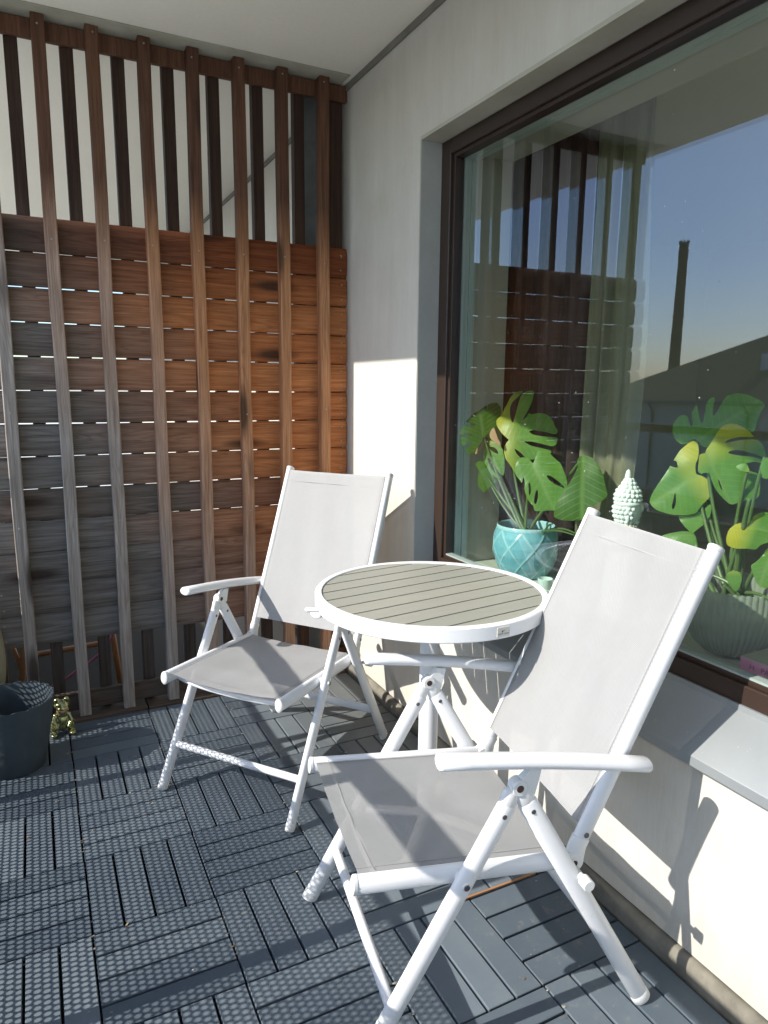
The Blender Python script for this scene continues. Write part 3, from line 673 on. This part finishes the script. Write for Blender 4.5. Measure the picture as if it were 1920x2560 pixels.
tan = plain('tan_wood', (.36, .17, .07), .5, var=.3)
st = thing('wooden_stool', 'tan wooden stool legs behind the bottom of the fence', 'stool', (-1.2, .32, 0))
def w2(px, py, yv): p_ = at(px, py, 1, yv); return (p_[0]+1.2, p_[1]-.32, p_[2])
k_ = lambda x_, y_: (x_/3.318, 1400+y_/3.318)
m = MB(); m.sweep([w2(*k_(925, 560), .30), w2(*k_(1000, 1020), .30)], .013); m.build('leg', tan, st)
m = MB(); m.sweep([w2(*k_(195, 690), .32), w2(*k_(182, 1060), .32)], .013); m.build('leg', tan, st)
m = MB(); m.sweep([w2(*k_(110, 735), .34), w2(*k_(175, 900), .32)], .010); m.build('brace', tan, st)
m = MB(); m.sweep([w2(*k_(205, 800), .33), w2(*k_(900, 680), .33)], .012); m.build('rung', tan, st)
m = MB(); hp = [(960, 560), (915, 670), (850, 760), (740, 850), (640, 915), (530, 1000), (430, 1050)]
m.sweep([at(*k_(*q), 1, .24) for q in hp], .0065, n=12); tag(m.build('garden_hose', plain('pink_rubber', (.38, .12, .17), .5)), 'pink hose curving behind the lower slats of the fence', 'hose')

def strip(p0, p1, w_, h_, name, mat):
    m = MB(); m.box(0, np.hypot(p1[0]-p0[0], p1[1]-p0[1]), -w_/2, w_/2, 0, h_, ch=.0006); o = m.build(name, mat, loc=(p0[0], p0[1], .0004)); o.rotation_euler = (0, 0, math.atan2(p1[1]-p0[1], p1[0]-p0[0])); return o
tag(strip((-.372, -1.514), (-.112, -1.516), .006, .004, 'wood_strip', tan), 'thin tan wood strip lying between deck tiles under the near chair', 'wood strip')
db_ = MB(); rr_ = random.Random(4)
for k in range(150):
    x_, y_ = rr_.uniform(-1.5, -.1), rr_.uniform(-2.1, -.05)
    if rr_.random() < .55: x_ = -1.2305+rr_.choice((0, .3, .6, .9))+rr_.uniform(-.004, .004) if rr_.random() < .8 else x_
    s_ = rr_.uniform(.0012, .0034); a = rr_.uniform(0, 6.3); e = rr_.uniform(1, 2.4)
    vs = [(x_+s_*e*cos(a+t_)*1., y_+s_*sin(a+t_), .0006+.0012*rr_.random()) for t_ in (0, 1.2, 2.2, 3.1, 4.2, 5.3)]+[(x_, y_, .0035*rr_.random()+.001)]
    db_.add(vs, [(i, (i+1) % 6, 6) for i in range(6)], rr_.random())
dm = N('litter'); dm.set(Base_Color=dm.mix(dm.attr('tone'), (.16, .09, .045), (.45, .42, .33)), Roughness=.8)
tag(db_.build('litter', dm.m, smooth=30), 'tiny dry leaf crumbs and grit scattered over the deck', 'litter', kind='stuff')
m = MB()
for (px, py, s_, a) in ((265, 1839, .010, .3), (318, 2311, .007, .5), (70, 2094, .007, 2.), (60, 1957, .006, 1.)):
    q = at(px, py, 2, .002); vs = [(q[0]+s_*cos(a)*u_-s_*.32*sin(a)*v_, q[1]+s_*sin(a)*u_+s_*.32*cos(a)*v_, q[2]+h_) for u_, v_, h_ in ((-1, 0, 0), (-.3, 1, .001), (.5, .8, .002), (1, 0, .001), (.4, -.8, .003), (-.3, -1, .001))]
    lf = MB(); lf.add(vs, [(0, 1, 2, 3, 4, 5)]); tag(lf.build('dry_leaf', plain('dry_leaf_skin', (.40, .27, .12), .7)), {265: 'dry yellow leaf lying in the round shadow of the plant pot', 318: 'curled dry leaf on the deck at the end of a gap between slats', 70: 'dry leaf on the deck in front of the pot, near the left edge', 60: 'dry leaf scrap on the deck just in front of the plant pot'}[px], 'leaf')

# ------------------------------------------------------------------ things on the window board inside
ZB = .66
def glazem():
    m = N('teal_crackle_glaze'); v = m.coord((1, 1, 1)); n = m.noise(m.coord((1, 1, .3)), 14, 5, .7); vo = m.n('TexVoronoi', feature='DISTANCE_TO_EDGE'); m.link(v, vo.inputs['Vector']); vo.inputs['Scale'].default_value = 120
    c = m.mix(n, (.09, .30, .38), (.20, .52, .58)); e = m.attr('tone'); c = m.mix(m.math('MULTIPLY', e, .8), c, (.55, .78, .76))
    c = m.mix(m.ramp(vo.outputs['Distance'], (0, .35), (.06, 0.)), c, (.3, .5, .5)); m.set(Base_Color=c, Roughness=.16); return m.m
TP = (.288, -.900)
m = MB(); prof = []
for (r_, z_) in ((.0, 0), (.075, 0), (.084, .006), (.104, .045), (.116, .085), (.118, .115), (.114, .148), (.106, .172), (.103, .184), (.100, .186), (.096, .182), (.100, .150), (.104, .110), (.09, .05), (.06, .02), (0, .02)): prof.append((r_, z_))
# fine outer profile for the quilted relief
def interp(z_): return np.interp(z_, [0, .006, .045, .085, .115, .148, .172], [.078, .084, .104, .116, .118, .114, .106])
nz, ng = 56, 192; vs = []; tn = []
for i in range(nz+1):
    z_ = .002+.172*i/nz
    for k in range(ng):
        g_ = 2*pi*k/ng; a = g_*8/(2*pi)*1.0; b_ = z_/.115
        d = min(abs(((a+b_) % 1)-.5), abs(((a-b_) % 1)-.5), abs(((a) % .5)-.25)*1.6+ .12)
        ridge = max(0, 1-d/.045); r_ = interp(z_)+.0032*ridge-.002
        vs.append((r_*cos(g_), r_*sin(g_), z_)); tn.append(ridge)
m.add(vs, [(i*ng+k, i*ng+(k+1) % ng, (i+1)*ng+(k+1) % ng, (i+1)*ng+k) for i in range(nz) for k in range(ng)]); m.c = tn[:]
m.lathe([(.104, .174), (.105, .184), (.101, .187), (.096, .183), (.100, .150), (.104, .110), (.09, .05), (.06, .02), (0, .02)], n=96, tone=.55, close=False); m.lathe([(0, 0), (.076, 0), (.078, .003)], n=96, tone=0, close=False)
tag(m.build('teal_pot', glazem(), loc=(*TP, ZB), smooth=60), 'teal glazed ceramic pot with a raised diamond pattern inside the window', 'plant pot')
soil = conc('potting_soil', (.02, .014, .01), (.06, .045, .03), 60, .6)
m = MB(); m.lathe([(0, .160), (.05, .163), (.099, .156)], n=48, close=False); tag(m.build('potting_soil', soil, loc=(*TP, ZB)), 'dark soil filling the teal pot', 'soil', kind='stuff')

BC = (.300, -1.735)
def rib(r_, z_, g_): return r_+.0028*abs(sin(g_*26)) - .0014, z_+(.004*abs(sin(g_*26)) if z_ > .17 else 0)
m = MB(); outer = [(.045, 0), (.062, .006), (.088, .030), (.108, .062), (.119, .100), (.124, .14), (.125, .182)]; inner_ = [(.1205, .182), (.1195, .14), (.1145, .10), (.103, .064), (.083, .034), (.058, .012), (.0, .010)]
m.lathe([(0, 0)]+outer+inner_, n=416, fn=rib, close=False)
bowl = tag(m.build('glass_bowl', M['bowlglass'], loc=(*BC, ZB), smooth=60), 'ribbed green tinted glass bowl holding the right hand plant inside the window', 'bowl')
m = MB(); m.lathe([(0, .012), (.056, .013), (.080, .035), (.100, .066), (.111, .10), (.112, .118), (.06, .124), (0, .120)], n=64); tag(m.build('pot_filling', conc('root_filling', (.07, .085, .055), (.16, .17, .12), 30, .6), loc=(*BC, ZB)), 'grey green gravel and roots filling the glass bowl', 'filling', kind='stuff')

def leafm(name, ybase=0., dark=1.0):
    m = N(name); uv = m.xyz(m.attr('leafuv', 'Vector')); tc = m.coord(); n = m.noise(tc, 22, 4, .6); n2 = m.noise(tc, 7, 3, .6)
    g_ = m.mix(n, tuple(x*dark for x in (.085, .215, .030)), tuple(x*dark for x in (.150, .330, .050)))
    if ybase:
        yf = m.math('MULTIPLY_ADD', m.math('ADD', uv[0], m.math('MULTIPLY', uv[1], .55)), -2.0, ybase*2.0, clamp=True); yf = m.math('MULTIPLY', yf, m.math('MULTIPLY_ADD', n2, 1.6, .1, clamp=True))
        g_ = m.mix(yf, g_, (.55, .50, .04))
    ve = m.math('ABSOLUTE', m.math('SUBTRACT', m.math('FRACT', m.math('MULTIPLY', uv[0], 9.0)), .5)); ve = m.ramp(ve, (0, 1.), (.09, 0.)); mid = m.ramp(uv[1], (0, 1.), (.05, 0.))
    g_ = m.mix(m.math('MULTIPLY', m.math('MAXIMUM', ve, mid), .75), g_, (.20, .34, .08))
    m.set(Base_Color=g_, Roughness=.3); m.b.inputs['Specular IOR Level'].default_value = .4
    m.bump(m.math('ADD', m.math('MULTIPLY', ve, -1.), n), .15, .001)
    t = m.n('BsdfTranslucent'); m.link(m.mix(1., g_, (1.5, 1.5, .7), 'MULTIPLY'), t.inputs[0]); x = m.n('MixShader'); x.inputs[0].default_value = .35; m.link(m.b.outputs[0], x.inputs[1]); m.link(t.outputs[0], x.inputs[2]); m.link(x.outputs[0], m.o.inputs[0]); return m.m
LM = {'g': leafm('leaf_green'), 'd': leafm('leaf_dark', 0, .6), 'y': leafm('leaf_yellowing', .26), 'yy': leafm('leaf_yellow', .33)}
brown = plain('withered_leaf', (.33, .20, .10), .7, var=.3)
stemm = plain('plant_stem', (.08, .14, .04), .4, var=.25)

from mathutils.geometry import delaunay_2d_cdt
def inside(p, poly):
    c = False; n = len(poly); j = n-1
    for i in range(n):
        (xi, yi), (xj, yj) = poly[i], poly[j]
        if (yi > p[1]) != (yj > p[1]) and p[0] < (xj-xi)*(p[1]-yi)/(yj-yi)+xi: c = not c
        j = i
    return c
def smooth_poly(P, it=1):
    for _ in range(it):
        Q = []
        for i in range(len(P)):
            a, b = P[i], P[(i+1) % len(P)]; Q += [(a[0]*.8+b[0]*.2, a[1]*.8+b[1]*.2), (a[0]*.2+b[0]*.8, a[1]*.2+b[1]*.8)]
        P = Q
    return P
def blade(parent, zf, base, tip, poly, x, mat, holes=(), ta=.15, tb=0., fold=.5, droop=1.2, seed=0):
    """leaf blade cut to its own outline on a tilted plane at depth x, folded along the midrib and drooping"""
    P = smooth_poly(list(poly)); Hs = [smooth_poly(list(h)) for h in holes]
    xs = [p[0] for p in P]; ys = [p[1] for p in P]; step = 17; pts = list(P); edges = [(i, (i+1) % len(P)) for i in range(len(P))]
    for h in Hs: o = len(pts); pts += h; edges += [(o+i, o+(i+1) % len(h)) for i in range(len(h))]
    gx = min(xs)
    while gx < max(xs):
        gy = min(ys)
        while gy < max(ys):
            q = (gx+.31*((gy*7) % 5), gy)
            if inside(q, P) and not any(inside(q, h) for h in Hs): pts.append(q)
            gy += step
        gx += step
    V, E_, F, *_r = delaunay_2d_cdt([Vector(p) for p in pts], edges, [], 0, .01)
    fs = []
    for f in F:
        c_ = (sum(V[i][0] for i in f)/3, sum(V[i][1] for i in f)/3)
        if inside(c_, P) and not any(inside(c_, h) for h in Hs): fs.append(tuple(f))
    b0 = at(*zf(*base), 0, x); nrm = -AF+ta*AU+tb*AR; nrm = nrm/np.linalg.norm(nrm)
    def hit(p):
        px, py = zf(*p); d = AR*((px-960)/FPX)-AU*((py-1280)/FPX)+AF; return CP+d*((b0-CP)@nrm)/(d@nrm)
    t0 = hit(tip); A_ = t0-b0; L = np.linalg.norm(A_); A_ = A_/L; B2 = np.cross(nrm, A_); vs = []; uv = []
    for v_ in V:
        w_ = hit(v_); d = w_-b0; u_ = (d@A_)/L; s_ = (d@B2)/L; a_ = abs(s_)
        h_ = L*(.14*fold*min(a_, .25)-.26*droop*a_*a_*.6-.16*droop*max(0, u_)**2*.6+.006*sin(u_*11+seed)*min(1, a_*4)+.003*sin(s_*15+seed*2))
        vs.append(w_+nrm*h_-np.array(parent.location)); uv.append((u_-.55*a_, a_*1.0))
    m = MB(); m.add(vs, fs); m.uv = uv; return m.build('leaf', LM[mat] if mat in LM else brown, parent, smooth=180), b0-np.array(parent.location)
def stalk(parent, p0, p1, r_=.0045, bow=(0, 0, .03)):
    p0 = np.array(p0); p1 = np.array(p1); pts = [p0*(1-q)+p1*q+np.array(bow)*4*q*(1-q)*.5 for q in np.linspace(0, 1, 9)]
    m = MB(); m.sweep(pts, r_, r_, lat=(1, 0, .1), n=10, scale=list(np.linspace(1.35, .8, 9))); return m.build('stalk', stemm, parent)
def rel(o, p): return np.array(p)-np.array(o.location)

# plant one: photograph pixels -> points at a depth x behind the glass
z1f = lambda a, b: (1000+a/3.318, 1000+b/3.318)
z2f = lambda a, b: (1420+a/3.318, 1000+b/3.318)
PL1 = [
 ('d', (695, 302), (640, -20), .222, [(710,305),(740,270),(800,210),(830,150),(850,90),(845,40),(820,10),(790,-10),(765,-60),(745,-50),(735,60),(715,115),(728,40),(722,-30),(690,10),(640,20),(612,60),(600,100),(640,138),(615,135),(578,105),(560,150),(545,180),(600,188),(640,215),(590,222),(545,205),(512,240),(495,280),(560,272),(610,290),(560,303),(500,303),(512,350),(528,385),(560,345),(600,348),(575,390),(542,405),(555,440),(600,445),(640,400),(680,340),(690,308)], ()),
 ('y', (912, 318), (1300, 270), .29, [(905,332),(868,300),(835,265),(800,210),(797,160),(838,120),(858,60),(878,20),(896,-40),(925,-85),(980,-110),(1000,-105),(965,-50),(920,0),(905,60),(912,140),(935,198),(958,110),(975,0),(985,-60),(1020,-105),(1095,-120),(1085,0),(1052,80),(1008,170),(1035,150),(1068,96),(1080,112),(1150,98),(1210,105),(1258,150),(1280,210),(1303,240),(1285,276),(1180,254),(1100,244),(1064,260),(1110,288),(1200,296),(1298,296),(1300,320),(1290,352),(1262,376),(1180,360),(1080,340),(1020,340),(1080,376),(1180,396),(1250,408),(1246,432),(1200,440),(1150,480),(1080,490),(1040,478),(1000,435),(948,400),(962,440),(1000,478),(1010,500),(985,560),(962,605),(948,600),(930,570),(900,520),(870,480),(860,400),(890,345)], ()),
 ('yy', (722, 318), (840, 640), .245, [(715,320),(760,338),(820,360),(850,400),(865,480),(860,570),(848,625),(800,580),(770,520),(742,480),(722,482),(735,530),(770,590),(830,638),(800,642),(740,600),(700,520),(680,460),(690,400),(705,340)], ([(735,385),(780,390),(810,420),(815,445),(790,440),(750,410)],)),
 ('g', (1102, 528), (1270, 900), .265, [(1100,525),(1085,505),(1060,480),(1010,475),(975,500),(955,560),(955,620),(990,660),(1010,690),(1018,650),(1028,640),(1035,690),(1030,740),(1045,800),(1075,850),(1100,870),(1105,912),(1150,915),(1230,905),(1285,905),(1300,870),(1350,775),(1400,745),(1418,705),(1385,730),(1378,640),(1350,570),(1330,520),(1280,480),(1240,440),(1215,410),(1170,410),(1140,430),(1125,480),(1110,515)], ([(1212,622),(1255,630),(1330,685),(1366,725),(1320,712),(1260,682),(1230,655)], [(1112,860),(1106,830),(1122,760),(1140,738),(1142,790),(1128,850)], [(1062,690),(1080,686),(1087,760),(1070,795)])),
 ('g', (650, 520), (700, 760), .215, [(640,512),(690,500),(760,560),(830,640),(800,680),(740,720),(705,765),(650,710),(645,640),(660,590),(620,532)], ()),
 ('d', (1520, 475), (1500, 975), .37, [(1510,460),(1545,462),(1595,480),(1645,540),(1685,620),(1700,700),(1720,790),(1675,830),(1615,860),(1575,895),(1545,960),(1485,985),(1415,990),(1335,985),(1262,960),(1270,900),(1295,840),(1345,760),(1395,700),(1435,640),(1475,560),(1468,500),(1490,470)], ()),
 ('br', (780, 230), (828, 375), .238, [(740,290),(758,245),(780,225),(800,290),(832,360),(825,382),(790,352),(750,322)], ()),
 ('br', (660, 320), (622, 440), .212, [(650,310),(690,330),(682,380),(652,440),(612,444),(638,400),(620,372),(638,330)], ()),
]
p1 = thing('monstera', 'swiss cheese plant growing in the teal pot, left inside the window', 'plant', (*TP, ZB+.155), 0, 'monstera plants inside the window')
for k, (mt, b_, t_, x_, pl_, hs_) in enumerate(PL1):
    o, b0 = blade(p1, z1f, b_, t_, pl_, x_, mt, hs_, ta=.25, tb=.12 if k in (0, 4) else -.45, seed=k)
    if mt != 'br': stalk(p1, (random.uniform(-.02, .02), random.uniform(-.02, .02), -.004), b0+AF*.006, .0050, (AF*.05+np.array([0, 0, -.01])))
stalk(p1, (0, 0, 0), rel(p1, at(*z1f(762, 722), 0, .25)), .004, (0, 0, -.03)); stalk(p1, (.01, 0, 0), rel(p1, at(*z1f(905, 780), 0, .24)), .006, (0, 0, -.01))
for k, (a, b) in enumerate((((1150, 1095), (1440, 1120)), ((1190, 1110), (1262, 1030)), ((1100, 1100), (1050, 1120)), ((1230, 1080), (1450, 1105)))):
    stalk(p1, rel(p1, at(*z1f(*a), 0, .28)), rel(p1, at(*z1f(*b), 0, .24)), .003, (0, 0, .02))
PL2 = [
 ('g', (1078, 340), (1560, 0), .37, [(1040,320),(1000,360),(940,370),(890,330),(865,260),(870,200),(920,130),(960,120),(998,140),(1008,200),(1025,232),(1037,180),(1022,110),(1030,90),(1070,20),(1082,110),(1110,205),(1132,120),(1145,30),(1180,-25),(1222,-35),(1205,60),(1198,130),(1226,112),(1285,0),(1320,-50),(1400,-75),(1500,-65),(1600,-22),(1645,20),(1600,90),(1570,180),(1545,265),(1480,260),(1380,240),(1300,260),(1230,330),(1150,400),(1110,385),(1085,345)], ()),
 ('y', (1152, 455), (1350, 860), .31, [(1140,440),(1145,410),(1180,370),(1230,280),(1280,210),(1350,185),(1420,195),(1500,240),(1560,296),(1430,298),(1330,328),(1292,355),(1350,348),(1460,320),(1572,308),(1620,350),(1650,440),(1640,465),(1560,438),(1420,408),(1350,418),(1322,440),(1400,455),(1540,460),(1620,482),(1632,520),(1560,500),(1470,520),(1400,545),(1460,570),(1590,600),(1602,680),(1590,800),(1500,815),(1420,840),(1355,862),(1290,812),(1225,742),(1185,650),(1160,600),(1100,612),(1075,590),(1085,500),(1092,450)], ([(1243,650),(1260,670),(1284,748),(1262,725)], [(1160,590),(1170,600),(1190,660),(1176,650)])),
 ('yy', (1065, 622), (690, 850), .315, [(1060,610),(1055,540),(1080,480),(1085,420),(1080,360),(1040,325),(1000,350),(930,410),(890,470),(850,540),(800,620),(740,700),(700,760),(670,830),(690,870),(740,910),(820,935),(900,948),(1000,950),(1070,930),(1100,880),(1150,830),(1195,780),(1195,720),(1160,660),(1110,630),(1080,622)], ([(865,496),(900,502),(914,562),(880,556),(848,546),(852,520)], [(890,752),(896,850),(880,895),(865,902),(860,870),(874,820)])),
 ('g', (1160, 890), (1030, 1110), .33, [(910,955),(1000,955),(1100,930),(1180,860),(1195,880),(1180,960),(1130,1030),(1060,1080),(1030,1110),(980,1060),(930,1000)], ()),
 ('yy', (1500, 1040), (1760, 1120), .26, [(1490,1030),(1440,1015),(1380,1035),(1330,1080),(1310,1150),(1320,1200),(1370,1225),(1440,1230),(1500,1230),(1560,1240),(1600,1200),(1660,1180),(1760,1150),(1780,1000),(1700,930),(1600,930),(1540,960),(1515,1010)], ()),
 ('y', (1700, 1215), (1590, 1550), .235, [(1700,1210),(1660,1250),(1560,1340),(1515,1370),(1530,1430),(1560,1500),(1590,1545),(1640,1560),(1720,1540),(1800,1400),(1780,1280)], ()),
 ('y', (1385, 1418), (1395, 1585), .25, [(1320,1430),(1380,1415),(1430,1430),(1445,1490),(1420,1570),(1390,1590),(1350,1550),(1315,1490)], ()),
 ('g', (1050, 1120), (780, 1120), .34, [(770,1120),(860,1100),(960,1085),(1040,1100),(1060,1130),(1085,1240),(1000,1200),(900,1170),(800,1135)], ()),
 ('yy', (1500, 580), (1400, 550), .34, [(1385,550),(1440,525),(1485,525),(1510,600),(1440,590)], ()),
 ('g', (1640, 480), (1740, 620), .27, [(1590,560),(1610,500),(1660,470),(1760,470),(1740,620),(1620,660)], ()),
]
p2 = thing('monstera', 'swiss cheese plant with yellowing leaves in the glass bowl, right inside the window', 'plant', (*BC, ZB+.12), 0, 'monstera plants inside the window')
for k, (mt, b_, t_, x_, pl_, hs_) in enumerate(PL2):
    o, b0 = blade(p2, z2f, b_, t_, pl_, x_, mt, hs_, ta=.2, tb=-.45, seed=k+20)
    stalk(p2, (random.uniform(-.03, .03), random.uniform(-.03, .03), 0), b0+AF*.006, .0050, AF*.04)
stalk(p2, (0, 0, 0), rel(p2, at(*z2f(1505, 830), 0, .235)), .0065, (0, .01, .02))
for k, (a, b) in enumerate((((1390, 1640), (1290, 1540)), ((1480, 1600), (1660, 1650)), ((1440, 1590), (1180, 1450)))):
    stalk(p2, rel(p2, at(*z2f(*a), 0, .27)), rel(p2, at(*z2f(*b), 0, .25)), .004, (0, 0, .01))

# bust with curled hair
mint = plain('mint_plaster', (.76, .82, .78), .6)
HB = (.262, -1.392); bu = thing('bust', 'pale mint plaster head statue with curled hair on the window board', 'statue', (*HB, ZB), radians(-38))
m = MB(); m.lathe([(0, 0), (.060, 0), (.064, .02), (.066, .10), (.058, .17), (.048, .21), (.074, .235), (.062, .262), (.034, .285), (.026, .31)], n=40)
m.ball((.004, 0, .338), (.044, .038, .050), 32, 24); m.ball((0, 0, .383), (.042, .038, .032), 32, 18); m.ball((-.002, 0, .416), (.022, .021, .018), 24, 14)
m.lathe([(.013, .418), (.012, .432), (.0105, .446), (.007, .458), (.0, .464)], c=(-.002, 0, 0), n=20); m.lathe([(.040, .352), (.0455, .356), (.0455, .362), (.040, .366)], c=(.002, 0, 0), n=32, close=False)
m.ball((.046, 0, .345), (.010, .007, .014), 14, 10)       # nose
m.ball((.040, 0, .322), (.010, .013, .006), 14, 8)        # lips
m.ball((.030, 0, .304), (.016, .018, .012), 14, 8)        # chin
hd = m.build('bust_body', mint, bu, smooth=60)
m = MB()
for s_ in (-1, 1): m.ball((.000, s_*.039, .345), (.010, .005, .022), 12, 10); m.ball((.0, s_*.040, .316), (.006, .004, .014), 12, 8)
m.build('ears', mint, bu, smooth=60)
m = MB()
for (z_, R_, nq, off_) in ((.304, .034, 15, 0), (.318, .041, 17, .5), (.332, .0445, 18, 0), (.345, .0445, 18, .5), (.371, .0425, 17, 0), (.384, .042, 17, .5), (.397, .037, 15, 0), (.408, .028, 11, .5), (.420, .0205, 9, 0), (.430, .0135, 7, .5)):
    for q in range(nq):
        g_ = 2*pi*(q+off_)/nq
        if cos(g_) > .45 and z_ < .365: continue
        m.ball((.002+(R_-.0025)*cos(g_), (R_-.0025)*.90*sin(g_), z_), (.0080, .0080, .0072), 12, 8); m.ball((.002+(R_+.0036)*cos(g_), (R_+.0036)*.90*sin(g_), z_), .0030, 8, 6)
m.build('hair_curls', mint, bu, smooth=60)
m = MB()
for q in range(20): g_ = 2*pi*q/20; m.ball((.036*cos(g_), .036*sin(g_), .290+.003*sin(g_*3)), .0062, 10, 8)
for q in range(24): g_ = 2*pi*q/24; m.ball((.043*cos(g_), .043*sin(g_), .280), .0050, 10, 8)
m.build('bead_necklace', plain('pearly_beads', (.50, .47, .33), .25), bu, smooth=60)

bu.scale = (.86, .86, .95)
# tealight cup, pink box
cpos = at(1377, 1470, 2, ZB+.01); m = MB(); m.lathe([(0, 0), (.020, 0), (.026, .035), (.024, .036), (.018, .004), (0, .004)], n=32); tag(m.build('tealight_cup', plain('pale_cup', (.55, .68, .64), .25), loc=(max(cpos[0], .235), cpos[1]+.03, ZB)), 'small pale cup beside the teal pot inside the window', 'cup')
bx_ = thing('box', 'pink boxed set lying in front of the glass bowl inside the window', 'box', (.192, -1.905, ZB), radians(2))
pinkm = plain('pink_card', (.52, .20, .34), .45); m = MB(); m.box(-.004, .19, -.20, .055, 0, .048, ch=.001); m.build('carton', pinkm, bx_)
m = MB(); m.box(-.0035, .1895, -.1995, .0545, .0482, .050); m.build('lid_print', conc('lid_print', (.30, .32, .26), (.42, .42, .34), 20, 0), bx_)
ik = plain('box_print', (.16, .06, .10), .5)
text_mesh('lettering', 'H   PAR', .018, ik, bx_, (-.0046, .000, .026), rot=(pi/2, 0, -pi/2))

# ------------------------------------------------------------------ far things (seen mirrored in the glass)
oh = thing('opposite_house', 'pale rendered house with a dark tiled hip roof, mirrored in the window', 'building', (-30, 0, 0))
X0, X1, Y0, Y1, ZE, ZR = 0, -11, -40, 30.5, .75, 4.6
m = MB(); m.box(X1, X0, Y0, Y1, -6.3, ZE-.05); m.build('wall', conc('render_grey', (.34, .35, .34), (.42, .43, .42), .5, 0), oh)
m = MB(); e = .5; vs = [(X0+e, Y0-e, ZE), (X0+e, Y1+e, ZE), (X1-e, Y1+e, ZE), (X1-e, Y0-e, ZE), ((X0+X1)/2, Y0+7, ZR), ((X0+X1)/2, Y1-8, ZR)]
m.add(vs, [(0, 1, 5, 4), (1, 2, 5), (2, 3, 4, 5), (3, 0, 4), (0, 3, 2, 1)])
rt = N('dark_tiles'); wv = rt.noise(rt.coord((2, 6, 6)), 2, 4, .6); rt.set(Base_Color=rt.mix(wv, (.26, .20, .11), (.42, .34, .20)), Roughness=.8); m.build('roof', rt.m, oh)
m = MB(); m.sweep([(X0+e+.06, Y0, ZE-.05), (X0+e+.06, Y1+e, ZE-.05)], .09, lat=(0, 0, 1)); [m.sweep([(X0+e+.06, y_, ZE-.1), (X0+.12, y_, ZE-.6), (X0+.12, y_, -6.2)], .06, lat=(0, 1, 0)) for y_ in (26, 20, 12, 4)]; m.build('gutter', plain('gutter_zinc', (.16, .16, .15), .5), oh)
m = MB(); m.box(-2.6, -2.0, 20.3, 21.1, 2.3, 3.2); m.build('roof_vent', plain('vent_zinc', (.45, .47, .5), .4), oh)
cdx, cdy = -.751, .660; Rr = 220
cs = thing('chimney_stack', 'tall brick factory chimney with a ringed top, mirrored in the window', 'chimney', (1.47+cdx*Rr, -2.87+cdy*Rr, 0))
ch = conc('chimney_brick', (.14, .13, .10), (.20, .18, .14), .4, 0)
m = MB(); m.lathe([(1.75, -6.4), (1.5, 12), (1.22, 38), (1.22, 41.5)], n=24); m.build('shaft', ch, cs)
m = MB()
for z_ in (37.6, 39.0): m.lathe([(1.2, z_-.5), (1.34, z_-.45), (1.34, z_+.4), (1.2, z_+.45)], n=24, close=False)
for q in range(8): a = q*pi/4; m.box(1.2*cos(a)-.15, 1.2*cos(a)+.15, 1.2*sin(a)-.15, 1.2*sin(a)+.15, 41.3, 42.0)
m.lathe([(1.3, 21.6), (1.62, 21.7), (1.62, 22), (1.3, 22.1)], n=24, close=False); m.build('crown_rings', ch, cs)
m = MB(); m.cyl((.6, 0, 41), (.6, 0, 43.4), .05); m.build('lightning_rod', plain('rod', (.1, .1, .1), .5), cs)
